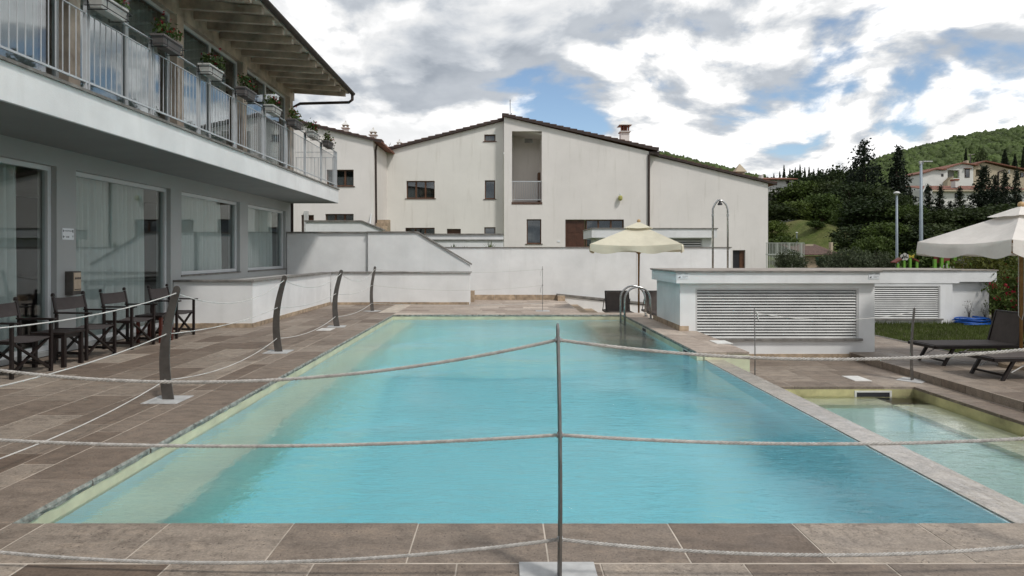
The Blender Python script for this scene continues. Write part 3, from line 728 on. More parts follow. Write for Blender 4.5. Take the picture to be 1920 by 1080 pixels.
fy = [8.0, 9.40, 10.82, 12.28, 13.72, 15.15, 16.55, 17.97]
ordn = ['first flower box from the left, cut by the top edge', 'second flower box from the left', 'third flower box from the left', 'fourth flower box from the left', 'fifth flower box along the railing', 'sixth flower box along the railing, in front of the sky', 'second to last flower box on the railing', 'last flower box at the far end of the railing']
for k, yy in enumerate(fy):
    pot = 'pot_white' if k % 2 == 0 else 'pot_grey'
    fb = flower_box(pot, ('white ' if k % 2 == 0 else 'grey ')+ordn[k], k)
    fb.location = (XRL+.15, yy, ZT-.115); fb.scale = (.9, .88, .9)

# ------------------------------------------------------------------ planter and white walls behind the pool
def capped(name, label, x0, x1, y0, y1, z0, z1, cap=.035, over=.04, m='stucco', cat='wall', plinth=None):
    t = thing(name, label, cat, ((x0+x1)/2, (y0+y1)/2, z0))
    MB().box(x0, x1, y0, y1, z0, z1-cap).build('wall_body', m, t)
    MB().box(x0-over, x1+over, y0-over, y1+over, z1-cap, z1).build('cap', 'cap_stone', t, bevel=.004)
    return t
pl = thing('planter', 'L-shaped white rendered planter with dark stone coping below the hotel windows', 'planter', (-5.7, 15.4, 0))
PX = -4.95; PY = 12.6
MB().box(XB+.003, PX, PY, PY+.2, 0, .90).box(PX-.2, PX, PY+.2, 18.25, 0, .90).build('planter_wall', 'stucco', pl)
MB().box(XB+.003, PX+.05, PY-.05, PY+.26, .90, .935).box(PX-.26, PX+.05, PY+.26, 18.25, .90, .935).build('coping', 'cap_stone', pl, bevel=.004)
MB().box(XB+.004, PX-.2, PY+.2, 18.25, .0, .86).build('gravel_bed', 'plate_white', pl)
a = PY
def plinth_run(par, pts, h=.085, th=.016, L=.6):
    """skirting stones along an axis-parallel run (x0,y0)-(x1,y1), on the outer side"""
    (x0, y0, x1, y1, nx, ny) = pts; n = max(1, round((abs(x1-x0)+abs(y1-y0))/L))
    for k in range(n):
        ax, bx = x0+(x1-x0)*k/n, x0+(x1-x0)*(k+1)/n; ay, by = y0+(y1-y0)*k/n, y0+(y1-y0)*(k+1)/n
        X = sorted((ax, bx, ax+nx*th, bx+nx*th)); Y = sorted((ay, by, ay+ny*th, by+ny*th)); e = .003
        MB().box(X[0]+(e if ny else 0), X[-1]-(e if ny else 0), Y[0]+(e if nx else 0), Y[-1]-(e if nx else 0), .001, h+random.uniform(-.003, .003)).build('skirting_stone', 'stone_block', par)
plinth_run(pl, (XB+.01, PY-.001, PX, PY-.001, 0, -1)); plinth_run(pl, (PX+.001, PY-.016, PX+.001, 18.25, 1, 0))
bw = capped('low_wall', 'low white wall with dark coping below the sloping parapet, behind the pool', PX-.0, gx(880, 18.3), 18.3, 18.95, 0, .93)
plinth_run(bw, (PX+.02, 18.299, gx(880, 18.3), 18.299, 0, -1), h=.07)
sp = thing('stair_parapet', 'white parapet wall with dark coping sloping down to the right', 'wall', (-4, 19.2, 0))
xa, xb_, xc = gx(690, 19), gx(782, 19), gx(881, 19)
zt1, zt2 = gz(437, 19), gz(497, 19)
MB().prism([(xa, .4), (xc, .4), (xc, zt2), (xb_, zt1), (xa, zt1)], 19.0, 19.2, 'y').build('wall_body', 'stucco', sp)
MB().prism([(xa-.03, zt1+.004), (xb_, zt1+.004), (xc+.05, zt2), (xc+.05, zt2+.045), (xb_+.01, zt1+.05), (xa-.03, zt1+.05)], 18.96, 19.24, 'y').build('coping', 'cap_stone', sp)
MB().box(XB+.02, xa-.002, 19.12, 19.3, .4, zt1).build('wall_body', 'stucco', sp)
MB().box(XB+.02, xa-.035, 19.06, 19.34, zt1+.002, zt1+.045).build('coping', 'cap_stone', sp)
lw = capped('long_wall', 'long white garden wall with thin dark coping across the back of the pool', gx(800, 20.2), gx(1370, 20.2), 20.2, 20.42, -.45, gz(463, 20.2), .03, .03)
plinth_run(lw, (gx(888, 20.2), 20.199, gx(1045, 20.2), 20.199, 0, -1), h=.16)
MB().box(gx(880, 19.3), gx(889, 19.3), 19.3, 19.7, .001, .33).build('corner_stone', 'stone_block', lw)
# steps down to the loungers and their sloping parapet
st = thing('garden_steps', 'short flight of tan stone steps descending beside the long white wall', 'steps', (2.3, 18.2, ZR))
for k, (x0, x1, z) in enumerate(((1.902, 2.3, -.13), (2.3, 2.75, -.26), (2.75, 3.2, -.38))):
    MB().box(x0, x1, 16.2, 20.19, ZR+.001, z).build('step', 'stone_block', st, bevel=.004)
MB().box(1.66, 1.88, 19.7, 20.0, .002, .15).build('end_stone', 'stone_block', st)
rp = thing('ramp_parapet', 'low white parapet with dark coping sloping down behind the far loungers', 'wall', (4, 20.05, ZR))
MB().prism([(1.9, ZR), (5.6, ZR), (5.6, gz(578, 20)), (gx(1165, 20), gz(569, 20)), (1.72, gz(554.5, 20)), (1.72, .002), (1.9, .002)], 20.0, 20.15, 'y').build('wall_body', 'stucco', rp)
MB().prism([(1.66, gz(554.5, 20)), (5.6, gz(578, 20)), (5.6, gz(578, 20)+.06), (1.66, gz(554.5, 20)+.06)], 19.96, 20.19, 'y').build('coping', 'cap_stone', rp)
# walls further back
w3 = thing('terrace_parapet', 'white parapet with clipped right end in front of the left house', 'wall', (-7, 25, .5))
X_ = lambda p: gx(p, 25)
MB().prism([(X_(573), .5), (X_(716), .5), (X_(716), gz(432, 25)), (X_(678), gz(416, 25)), (X_(573), gz(416, 25))], 25, 25.2, 'y').build('wall_body', 'stucco', w3)
MB().prism([(X_(571), gz(416, 25)), (X_(678), gz(416, 25)), (X_(720), gz(433, 25)), (X_(720), gz(433, 25)+.06), (X_(678), gz(416, 25)+.06), (X_(571), gz(416, 25)+.06)], 24.95, 25.25, 'y').build('coping', 'cap_stone', w3)
w4 = thing('flower_bed_wall', 'stepped white bed wall with two dark copings below the ivory house', 'wall', (-1.4, 24, .5))
MB().box(gx(800, 24), gx(944, 24), 24, 24.3, .5, gz(451, 24)).build('lower_wall', 'stucco', w4)
MB().box(gx(798, 24), gx(945, 24), 23.95, 24.3, gz(451, 24), gz(449, 24)).build('lower_coping', 'cap_stone', w4)
MB().box(gx(795, 24), gx(944, 24), 24.32, 24.6, .5, gz(440, 24)).build('upper_wall', 'stucco', w4)
MB().box(gx(793, 24), gx(945, 24), 24.27, 24.65, gz(440, 24), gz(437.5, 24)).build('upper_coping', 'cap_stone', w4)
for k, px in enumerate((850, 872, 893, 902, 919)):
    d = 21.0; t = thing('yucca', 'small spiky green plant behind the long wall, %s from the left' % ('first', 'second', 'third', 'fourth', 'fifth')[k], 'plant', (gx(px, d), d, 1.2), 'spiky plants behind the long wall')
    mb = MB(); n = (26, 16, 14, 14, 28)[k]; s = (.34, .26, .18, .2, .4)[k]
    for q in range(n):
        an = q*2.4; el = random.uniform(.5, 1.4); L = s*random.uniform(.7, 1.1); dx, dy, dz = math.cos(an)*math.cos(el), math.sin(an)*math.cos(el), math.sin(el)
        b0 = Vector((gx(px, d), d, 1.48)); e = b0+Vector((dx, dy, dz))*L; sd = Vector((-dy, dx, 0)).normalized()*.014
        mb.add([b0-sd, b0+sd, (b0+e)/2+sd*1.3+Vector((0, 0, .02)), (b0+e)/2-sd*1.3+Vector((0, 0, .02)), e], [(0, 1, 2, 3), (3, 2, 4)])
    mb.build('leaves', 'leaf_mid', t); MB().tube([(gx(px, d), d, 1.2), (gx(px, d), d, 1.5)], .03, 6).build('stem', 'bark', t)

# ------------------------------------------------------------------ louvred kiosks
def kiosk(label, x0, x1, y0, y1, z0, zr0, zr1, ro, lou, slats, cap_over=.0, side=None):
    """white service kiosk: body, roof slab with stone top, recessed louvre of separate slats"""
    t = thing('service_kiosk', label, 'kiosk', ((x0+x1)/2, (y0+y1)/2, z0))
    lx0, lx1, lz0, lz1 = lou
    MB().facade([(x0, z0), (x1, z0), (x1, zr0), (x0, zr0)], [lou], y0, .16).build('front_wall', 'stucco', t)
    MB().box(x0, x0+.16, y0+.161, y1, z0, zr0).build('side_wall', 'stucco', t); MB().box(x1-.16, x1, y0+.161, y1, z0, zr0).build('side_wall', 'stucco', t)
    MB().box(x0+.16, x1-.16, y1-.16, y1, z0, zr0).build('rear_wall', 'stucco', t)
    MB().box(x0-ro[0], x1+ro[1], y0-ro[2], y1+ro[3], zr0, zr1-.035).build('roof_slab', 'stucco', t)
    MB().box(x0-ro[0]-.03, x1+ro[1]+.03, y0-ro[2]-.03, y1+ro[3]+.03, zr1-.035, zr1).build('roof_stone', 'kiosk_top', t, bevel=.004)
    MB().box(x0-ro[0]-.031, x1+ro[1]+.031, y0-ro[2]-.0335, y0-ro[2]-.0305, zr1-.034, zr1-.006).build('roof_edge', 'cap_stone', t)
    lv = MB().box(lx0, lx0+.035, y0+.01, y0+.09, lz0, lz1).box(lx1-.035, lx1, y0+.01, y0+.09, lz0, lz1).box(lx0+.035, lx1-.035, y0+.01, y0+.09, lz1-.03, lz1).build('louvre', 'alu_frame', t)
    n = slats; st_ = (lz1-lz0-.03)/n
    sm = MB().prism([(-.042, .0), (-.036, .0), (.0, st_*.60), (-.010, st_*.60)], 0, 1, 'x')
    for k in range(n):
        zz = lz0+.006+st_*k
        MB().add([(lx0+.036+(lx1-lx0-.072)*p[0], y0+.055+p[1], zz+p[2]) for p in sm.v], sm.f).build('slat', 'slat_white', lv)
    MB().box(lx0+.035, lx1-.035, y0+.12, y0+.13, lz0, lz1).build('backing', 'ink_and_shade', lv)  # near-black panel: shade between the slats is put into its colour
    MB().box(lx0-.05, lx1+.05, y0-.06, y0+.1, lz0-.045, lz0-.002).build('sill', 'cap_stone', t)
    return t
KX0, KX1, KY0, KY1 = 3.32, 6.99, 12.07, 13.9
k1 = kiosk('white poolside kiosk with wide louvre and stone-topped roof, nearest the pool', KX0, KX1, KY0, KY1, ZL, .90, 1.14, (.10, .03, .12, .05), (gx(1304, 12.07), gx(1610, 12.07), gz(634, 12.07), gz(541, 12.07)), 17)
for k in range(4):
    MB().box(KX0-.014, KX0-.001, KY0+.02+k*.53, KY0+.02+(k+1)*.53-.006, .001, .10).build('skirting_stone', 'stone_block', k1)
MB().box(KX0-.014, KX0+.16, KY0-.02, KY0-.002, .001, .09).build('skirting_stone', 'stone_block', k1)
for k in range(5):
    x0 = 3.65+k*.66; MB().box(x0, min(x0+.655, 6.99), KY0-.016, KY0-.001, ZL+.001, ZL+.085).build('skirting_stone', 'stone_block', k1)
for q, xs in enumerate((KX0-.10+.02, KX1+.03-.215)):
    s = thing('notice_plate', 'small white notice plate on the %s end of the near kiosk roof edge' % ('left', 'right')[q], 'sign', (xs+.1, KY0-.125, .98))
    MB().box(xs, xs+.20, KY0-.128, KY0-.1215, .985, 1.075).build('plate', 'sign_white', s)
    pr = MB()
    for (u0, u1, v0, v1) in ((.012, .085, .090, .095), (.012, .06, .076, .081), (.125, .188, .084, .096), (.09, .188, .05, .056), (.09, .188, .034, .039), (.09, .15, .02, .025)):
        pr.box(xs+u0, xs+u1, KY0-.1295, KY0-.1282, .985+v0, .985+v1)
    pr.build('print_lines', 'print_grey', s)
    MB().prism([(xs+.018, .999), (xs+.05, .999), (xs+.05, 1.030), (xs+.036, 1.032), (xs+.036, 1.013), (xs+.018, 1.013)], KY0-.1296, KY0-.1283, 'y').build('pictogram', 'ink_and_shade', s)
YB = 17.2
k2 = kiosk('white louvred kiosk on the lawn behind the near one', 8.1, gx(1786, YB), YB, 19.2, ZR-.05, gz(531, YB), gz(505.5, YB), (.05, .17, .02, .1), (8.6, gx(1763, YB), gz(597, YB), gz(536, YB)), 15)
kb = thing('kiosk_annex', 'plain white block with flat overhanging roof at the right end of the lawn kiosk', 'kiosk', (12.7, 18, ZR-.05))
MB().box(gx(1786, YB)+.01, gx(1850, 17.5), 17.42, 19.2, ZR-.05, gz(528, 17.4)).build('wall_body', 'stucco', kb)
MB().box(gx(1797, YB)+.025, gx(1861, 17.4), 17.25, 19.3, gz(528, 17.4), gz(507.5, 17.4)).build('roof_slab', 'stucco', kb)
MB().box(gx(1797, YB)+.025, gx(1863, 17.4), 17.22, 19.33, gz(507.5, 17.4), gz(505.5, 17.4)).build('roof_stone', 'kiosk_top', kb)
MB().tube([(gx(1838, 17.4), 17.42, gz(530.5, 17.4)), (gx(1838, 17.4), 17.34, gz(531.5, 17.4)), (gx(1838, 17.4), 17.33, gz(534, 17.4))], .025, 8).build('spot_lamp', 'steel_plate', kb)
YB3 = 23.0
k3 = kiosk('small white kiosk with louvre standing behind the long wall, right of the house door', gx(1122, YB3), gx(1334, YB3), YB3, 25.0, .4, gz(446, YB3), gz(428, YB3), (.28, .1, .3, .1), (gx(1246, YB3), gx(1317, YB3), 1.2, gz(447.5, YB3)), 9)

# ------------------------------------------------------------------ pool ladder and garden shower
ld = thing('pool_ladder', 'steel pool ladder with two arched handrails at the far right of the pool', 'ladder', (3, 14.5, -.9))
for yy in (14.30, 14.82):
    pts = [(2.70, yy, -1.0), (2.70, yy, .42)]+[(2.70+.285-.285*math.cos(t), yy, .42+.29*math.sin(t)) for t in np.linspace(.12, math.pi-.12, 12)]+[(3.27, yy, .42), (3.28, yy, .0)]
    MB().tube(pts, .024, 10).build('handrail', 'steel', ld, smooth=True)
    MB().lathe([(.06, .001), (.06, .014), (.03, .02)], 14, (3.28, yy, 0)).build('foot_flange', 'steel', ld)
for zz in (-.32, -.6, -.88): MB().box(2.66, 2.76, 14.32, 14.80, zz, zz+.025).build('rung', 'steel', ld)
sh = thing('garden_shower', 'arched steel garden shower with small dark rose behind the kiosk', 'shower', (5.8, 17, ZR))
ds = 17.0; xa, xb_ = gx(1336.5, ds), gx(1364.5, ds); zt = gz(382, ds); zk = gz(406, ds)
pts = [(xa, ds, ZR), (xa, ds, zt-.14), (xa+.05, ds, zt-.02), (xa+.13, ds, gz(375.5, ds)), (xb_-.14, ds, gz(376.5, ds)), (xb_-.05, ds, zt-.02), (xb_, ds, zt-.15), (xb_, ds, ZR)]
MB().tube(pts, .026, 10).build('pipe', 'steel', sh, smooth=True)
for x in (xa, xb_): MB().tube([(x, ds, zk), (x, ds, zk+.06)], .034, 10).build('collar', 'steel', sh)
MB().lathe([(.065, -.12), (.055, -.08), (.025, -.03), (.022, .03)], 12, (xa+.19, ds, gz(376, ds))).build('shower_rose', 'black_iron', sh)

# ================================================================== HOUSES BEHIND
def window(par, x0, x1, z0, z1, y, panes=1, m='wood_brown', glass='glass_small', sill=True, depth=.14):
    f = .055; mb = MB(); yy = y+depth
    mb.box(x0, x1, yy, yy+.06, z0, z0+f).box(x0, x1, yy, yy+.06, z1-f, z1).box(x0, x0+f, yy, yy+.06, z0+f, z1-f).box(x1-f, x1, yy, yy+.06, z0+f, z1-f)
    w_ = (x1-x0)/panes
    for k in range(1, panes): mb.box(x0+w_*k-f*.8, x0+w_*k+f*.8, yy-.003, yy+.063, z0+f, z1-f)
    wn = mb.build('window', m, par)
    for k in range(panes):
        a = x0+(f if k == 0 else w_*k+f*.8); b = x0+(x1-x0-f if k == panes-1 else w_*(k+1)-f*.8)
        MB().box(a, b, yy+.025, yy+.033, z0+f, z1-f).build('pane', glass, wn)
        if panes > 1 or k == 0:
            n = 14; vs = []
            for q in range(n+1):
                xx = a+(b-a)*q/n; vs += [(xx, yy+.16+.03*math.sin(q*1.9+k), z0), (xx, yy+.16+.03*math.sin(q*1.9+k), z1)]
            MB().add(vs, [(2*q, 2*q+2, 2*q+3, 2*q+1) for q in range(n)]).build('blind', 'curtain', wn)
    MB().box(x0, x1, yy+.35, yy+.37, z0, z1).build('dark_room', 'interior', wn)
    if sill: MB().box(x0-.07, x1+.07, y-.04, y+.11, z0-.035, z0-.001).build('sill', 'roof_brown', wn)
def chimney(par, x, y, z, s=1.0, h=.5):
    c = MB().box(x-.22*s, x+.22*s, y-.22*s, y+.22*s, z-.5, z+h).build('chimney', 'wall_far_white', par)
    MB().box(x-.34*s, x+.34*s, y-.34*s, y+.34*s, z+h, z+h+.07*s).build('chimney_slab', 'wall_far_white', c)
    for sx_ in (-1, 1):
        for sy_ in (-1, 1): MB().box(x+sx_*.17*s-.04*s, x+sx_*.17*s+.04*s, y+sy_*.17*s-.04*s, y+sy_*.17*s+.04*s, z+h+.07*s, z+h+.28*s).build('chimney_pillar', 'stone_block', c)
    MB().add([(x-.3*s, y-.3*s, z+h+.28*s), (x+.3*s, y-.3*s, z+h+.28*s), (x+.3*s, y+.3*s, z+h+.28*s), (x-.3*s, y+.3*s, z+h+.28*s), (x-.05*s, y-.05*s, z+h+.56*s), (x+.05*s, y+.05*s, z+h+.56*s)], [(3, 2, 1, 0), (0, 1, 4), (1, 2, 5, 4), (2, 3, 5), (3, 0, 4, 5)]).build('chimney_cap', 'wall_far_white', c)
    MB().lathe([(.02*s, .5*s), (.07*s, .56*s), (.05*s, .66*s), (.01*s, .7*s)], 8, (x, y, z+h)).build('chimney_knob', 'wall_far_white', c)
def roofline(par, x0, z0, x1, z1, y0, y1, th=.10, ov=.12):
    """sloping roof slab with dark verge and a row of tile ends"""
    MB().prism([(x0, z0), (x1, z1), (x1, z1+th), (x0, z0+th)], y0-ov, y1, 'y').build('roof', 'roof_tile', par)
    MB().prism([(x0, z0-.02), (x1, z1-.02), (x1, z1+th*.9), (x0, z0+th*.9)], y0-ov-.03, y0-ov-.002, 'y').build('verge_board', 'brown_fascia', par)
    n = int(abs(x1-x0)/.36)
    for k in range(n):
        xa = x0+(x1-x0)*(k+.08)/n; za = z0+(z1-z0)*(k+.08)/n; xb = x0+(x1-x0)*(k+1.05)/n; zb = z0+(z1-z0)*(k+1.05)/n
        up = .05 if (z1-z0)*(x1-x0) < 0 else .0; dn = .05-up
        MB().prism([(xa, za+th), (xb, zb+th), (xb, zb+th+.02+up), (xa, za+th+.02+dn)], y0-ov-.01, y0-ov+.5, 'y').build('verge_tile', 'roof_brown', par)
D1, D2 = 34.0, 34.6
hb = .3
# cream house with the loggia
h1 = thing('loggia_house', 'cream house with tall recessed loggia and brown front door, centre of the row', 'house', (3.8, 40, hb))
x = lambda p: gx(p, D1); z = lambda p: gz(p, D1)
MB().facade([(x(945), hb), (x(1217), hb), (x(1217), z(284)), (x(945), z(219))], [(x(960), x(1016), z(379), z(246)), (x(987.5), x(1015), z(457), z(411)), (x(1060), x(1170), z(464), z(411.5))], D1, .25).build('front_wall', 'house_cream', h1)
MB().box(x(945), x(945)+.25, D1+.251, 46, hb, z(222)).build('side_wall', 'house_cream', h1)
MB().box(x(1217)-.25, x(1217), D1+.251, 46, hb, z(288)).build('side_wall', 'house_cream', h1)
roofline(h1, x(941), z(218)+.02, x(1234), z(279)-.12, D1, 46, .11, .15)
MB().box(x(1217)+.02, x(1236), D1-.1, 46, z(284)-.12, z(284)-.02).build('gutter', 'brown_fascia', h1)
MB().tube([(x(1216), D1-.06, z(290)), (x(1216), D1-.06, hb)], .055, 8).build('downpipe', 'brown_fascia', h1)
lg = MB().box(x(960)-.02, x(1016)+.8, D1+2.0, D1+2.15, z(379)-.3, z(246)+.4).build('loggia', 'house_rose', h1)
MB().box(x(960)-.15, x(960)-.003, D1+.252, D1+2.0, z(379)-.3, z(246)+.6).build('loggia_wall', 'house_rose', lg)
MB().box(x(1016)+.003, x(1016)+.15, D1+.252, D1+2.0, z(379)-.3, z(246)+.4).build('loggia_wall', 'house_rose', lg)
MB().prism([(x(960)-.15, z(240)), (x(1016)+.15, z(252)), (x(1016)+.15, z(252)+.1), (x(960)-.15, z(240)+.1)], D1+.252, D1+2.1, 'y').build('loggia_ceiling', 'house_cream', lg)
MB().box(x(960)-.02, x(1016)+.02, D1-.02, D1+2.0, z(379)-.12, z(379)-.001).build('loggia_floor', 'roof_brown', lg)
MB().box(x(985), x(1000), D1+1.0, D1+1.15, z(252)-.25, z(252)-.05).build('ceiling_lamp', 'cap_stone', lg)
MB().box(x(1011), x(1016)-.004, D1+1.2, D1+1.9, z(379), z(318)).build('loggia_door', 'wood_brown', lg)
lr = MB().box(x(960), x(1016), D1+.05, D1+.09, z(341), z(339)).box(x(960), x(1016), D1+.05, D1+.09, z(375), z(374)).build('loggia_railing', 'rail_grey', h1)
for k in range(17): MB().box(x(961)+k*.096, x(961)+k*.096+.018, D1+.06, D1+.078, z(374), z(341)).build('baluster', 'rail_grey', lr)
window(h1, x(987.5), x(1015), z(457), z(411), D1)
dr = MB().box(x(1060)+.02, x(1097), D1+.14, D1+.20, z(464), z(412)).build('front_door', 'door_brown', h1)
for (u0, u1, v0, v1) in ((1065, 1076, 460, 440), (1081, 1092, 460, 440), (1065, 1076, 436, 417), (1081, 1092, 436, 417)):
    MB().box(x(u0), x(u1), D1+.128, D1+.139, z(v0), z(v1)).build('door_panel', 'door_brown', dr, bevel=.01)
MB().box(x(1094), x(1095.5), D1+.10, D1+.138, z(443), z(440)).build('handle', 'steel', dr)
window(h1, x(1099), x(1170)-.01, z(464), z(412), D1, 3, sill=False)
yl = MB().lathe([(.02, -.05), (.09, -.02), (.115, .03), (.115, .17), (.06, .22)], 12, (x(1162), D1-.17, z(375))).build('wall_lamp', 'yellow_lamp', h1)
MB().lathe([(.05, .22), (.05, .32), (.02, .34)], 8, (x(1162), D1-.17, z(375))).box(x(1162)-.03, x(1162)+.03, D1-.12, D1, z(369), z(369)+.06).build('lamp_arm', 'frame_white', yl)
MB().box(x(1045), x(1050), D1-.02, D1-.001, z(454), z(451)).build('house_number', 'sign_white', h1)
x = lambda p: gx(p, 36.8); z = lambda p: gz(p, 36.8)
c = MB().box(x(1163), x(1179), D1+2.6, D1+3.1, z(280), z(252)+.1).build('chimney', 'house_cream', h1)
c2 = MB().box(x(1161), x(1181), D1+2.5, D1+3.2, z(252)+.1, z(252)+.15)
c2.build('chimney_slab', 'wall_far_white', c)
for k in range(4): MB().box(x(1163)+k*.135, x(1163)+k*.135+.07, D1+2.6, D1+2.68, z(252)+.15, z(240)+.12).build('brick_pillar', 'brick_red', c)
MB().box(x(1166), x(1176), D1+2.75, D1+3.0, z(252)+.15, z(240)+.12).build('flue', 'ink_and_shade', c)  # black block, the shaded inside of the chimney painted in
MB().add([(x(1159), D1+2.4, z(240)+.12), (x(1183), D1+2.4, z(240)+.12), (x(1183), D1+3.3, z(240)+.12), (x(1159), D1+3.3, z(240)+.12), (x(1168), D1+2.8, z(227)), (x(1174), D1+2.9, z(227))], [(3, 2, 1, 0), (0, 1, 5, 4), (1, 2, 5), (2, 3, 4, 5), (3, 0, 4)]).build('chimney_cap', 'wall_far_white', c)
x = lambda p: gx(p, D1); z = lambda p: gz(p, D1)
chimney(h1, x(1186)+.1, D1+5, z(272), .7, .2); chimney(h1, x(966), D1+4, z(219)-.1, .55, .3)
MB().tube([(x(957), D1+1.5, z(222)), (x(957), D1+1.5, z(174))], .018, 6).tube([(x(957)-.04, D1+1.5, z(212)), (x(957)+.09, D1+1.5, z(200))], .02, 6).build('antenna', 'post_steel', h1)
# ivory house on the left of it
h2 = thing('ivory_house', 'ivory house with three-pane brown window, roof rising to the right', 'house', (-3.2, 41, hb))
x = lambda p: gx(p, D2); z = lambda p: gz(p, D2)
ho = [(762, 815, 372, 339), (908, 929, 265, 252), (909, 928.5, 373, 338), (760, 815, 448, 427), (838, 864, 470, 429), (908, 929, 448, 426)]
MB().facade([(x(722), hb), (x(944.6), hb), (x(944.6), z(227)), (x(722), z(284))], [(x(a), x(b), z(c), z(d)) for a, b, c, d in ho], D2, .25).build('front_wall', 'house_ivory', h2)
MB().box(x(722), x(722)+.25, D2+.251, 46, hb, z(286)).build('side_wall', 'house_ivory', h2)
roofline(h2, x(712), z(283)-.08, x(944.4), z(226)+.0, D2, 46, .10, .15)
for i, (a, b, c_, d) in enumerate(ho):
    if i == 4: MB().box(x(a)+.01, x(b)-.01, D2+.13, D2+.19, z(c_), z(d)-.01).build('door', 'door_brown', h2)
    else: window(h2, x(a), x(b), z(c_), z(d), D2, 3 if i in (0, 3) else 1)
for px, py in ((749, 270), (810, 258)): chimney(h2, gx(px, 38), 38, gz(py+6, 38), .55 if px < 800 else .3, .1)
# low house on the right
h3 = thing('low_house', 'pale house end wall with roof falling to the right and dark doorway', 'house', (11, 41, hb))
MB().facade([(x(1219), hb), (x(1440), hb), (x(1440), z(344)), (x(1219), z(291))], [(x(1374), x(1397.5), z(506), z(469))], D2, .25).build('front_wall', 'house_cream', h3)
MB().box(x(1440)-.25, x(1440), D2+.251, 46, hb, z(344)).build('side_wall', 'house_rose', h3)
roofline(h3, x(1222), z(290)+.0, x(1455), z(346)-.02, D2, 46, .09, .12)
MB().box(x(1374)+.01, x(1388), D2+.14, D2+.19, z(506), z(470)).build('door', 'black_iron', h3)
MB().box(x(1388)+.005, x(1397)-.01, D2+.12, D2+.19, z(506), z(470)).build('door_leaf', 'wood_brown', h3)
ch = MB().box(gx(1382, 40), gx(1397, 40), 40, 40.5, gz(345, 40), gz(322, 40)).build('chimney', 'wall_far_beige', h3)
MB().add([(gx(1378, 40), 39.9, gz(322, 40)), (gx(1400, 40), 39.9, gz(322, 40)), (gx(1400, 40), 40.6, gz(322, 40)), (gx(1378, 40), 40.6, gz(322, 40)), (gx(1389, 40), 40.2, gz(306, 40))], [(3, 2, 1, 0), (0, 1, 4), (1, 2, 4), (2, 3, 4), (3, 0, 4)]).build('chimney_cap', 'wall_far_beige', ch)
# left house
D3 = 31.0; h4 = thing('left_house', 'cream house partly hidden behind the balcony, roof falling to the right', 'house', (-9, 36, hb))
x = lambda p: gx(p, D3); z = lambda p: gz(p, D3)
ho = [(612, 663, 349, 318), (610, 663, 440, 401), (565, 588.5, 460, 403)]
MB().facade([(x(440), hb), (x(700), hb), (x(700), z(264)), (x(440), z(203))], [(x(a), x(b), z(c), z(d)) for a, b, c, d in ho], D3, .25).build('front_wall', 'house_cream', h4)
MB().box(x(700)-.25, x(700), D3+.251, 39, hb, z(266)).build('side_wall', 'house_rose', h4)
roofline(h4, x(440), z(203)+.02, x(716), z(267)-.02, D3, 39, .09, .12)
MB().tube([(x(706), D3+.05, z(272)), (x(702), D3+.3, z(280)), (x(702), D3+.6, hb)], .05, 8).build('downpipe', 'brown_fascia', h4)
for i in (0, 1): window(h4, x(ho[i][0]), x(ho[i][1]), z(ho[i][2]), z(ho[i][3]), D3, 3)
MB().box(x(565)+.01, x(588.5)-.01, D3+.13, D3+.19, z(460), z(403)-.01).build('door', 'wood_brown', h4)
MB().box(x(571), x(579), D3-.1, D3-.001, z(396), z(440)).build('door_lamp', 'steel_plate', h4)
chimney(h4, gx(648, 34), 34, gz(243, 34), .62, .05); chimney(h4, gx(700, 33), 33, gz(258, 33), .62, .1)
sts = thing('stone_stairs', 'narrow tan stone stairs climbing between the left house and the ivory house', 'stairs', (-6, 28, .5))
for k in range(9):
    MB().box(gx(706, 31), gx(742, 33), 28.5+k*.33, 28.83+k*.33, .5, 1.75+k*.17).build('step', 'stone_block', sts)
MB().tube([(gx(692, 28), 28.2, gz(420, 28)), (gx(697, 31.5), 31.4, gz(398, 31))], .025, 6).build('handrail', 'frame_white', sts)

# ================================================================== ROPE BARRIER
def barrier_post():
    t = thing('barrier_post', 'post', 'post', (0, 0, 0), 'curved rope barrier posts')
    H = 1.09; n = 22; L_, R_ = [], []
    for i in range(n+1):
        q = i/n; zz = .006+H*q
        cx = -.055*math.sin(math.pi*min(q*1.02, 1))*(1-q*.35)+.085*q**2.6
        wd = .058-.020*q if q < .97 else .058-.020*q
        L_.append((cx-wd, zz)); R_.append((cx+wd, zz))
    tc = ((L_[-1][0]+R_[-1][0])/2, L_[-1][1]); r0 = (R_[-1][0]-L_[-1][0])/2
    cap = [(tc[0]+r0*math.cos(a), tc[1]+r0*math.sin(a)) for a in np.linspace(0, math.pi, 7)[1:-1]]
    bar = MB().prism(R_+cap+L_[::-1], -.005, .005, 'y').build('curved_bar', 'post_steel', t)
    bar.data.materials.append(M['steel_edge'])
    for p_ in bar.data.polygons: p_.material_index = 0 if abs(p_.normal.y) > .5 else 1
    bar.data.polygons.foreach_set('use_smooth', [False]*len(bar.data.polygons))
    MB().box(-.18, .17, -.175, .175, .0005, .007).build('base_plate', 'steel_plate', t, bevel=.001)
    for zz in (.20, .655, 1.06):
        cx = -.055*math.sin(math.pi*min(zz/H*1.02, 1))*(1-zz/H*.35)+.085*(zz/H)**2.6
        MB().tube([(cx, -.012, zz), (cx, .012, zz)], .014, 10).build('eyelet', 'steel', t)
    return t
pp = barrier_post()
def eye(loc, rz, k):
    zz = (1.06, .655, .20)[k]; q = zz/1.09; cx = -.055*math.sin(math.pi*min(q*1.02, 1))*(1-q*.35)+.085*q**2.6
    return Vector(loc)+Vector((cx*math.cos(rz), cx*math.sin(rz), zz))
XP = -3.33
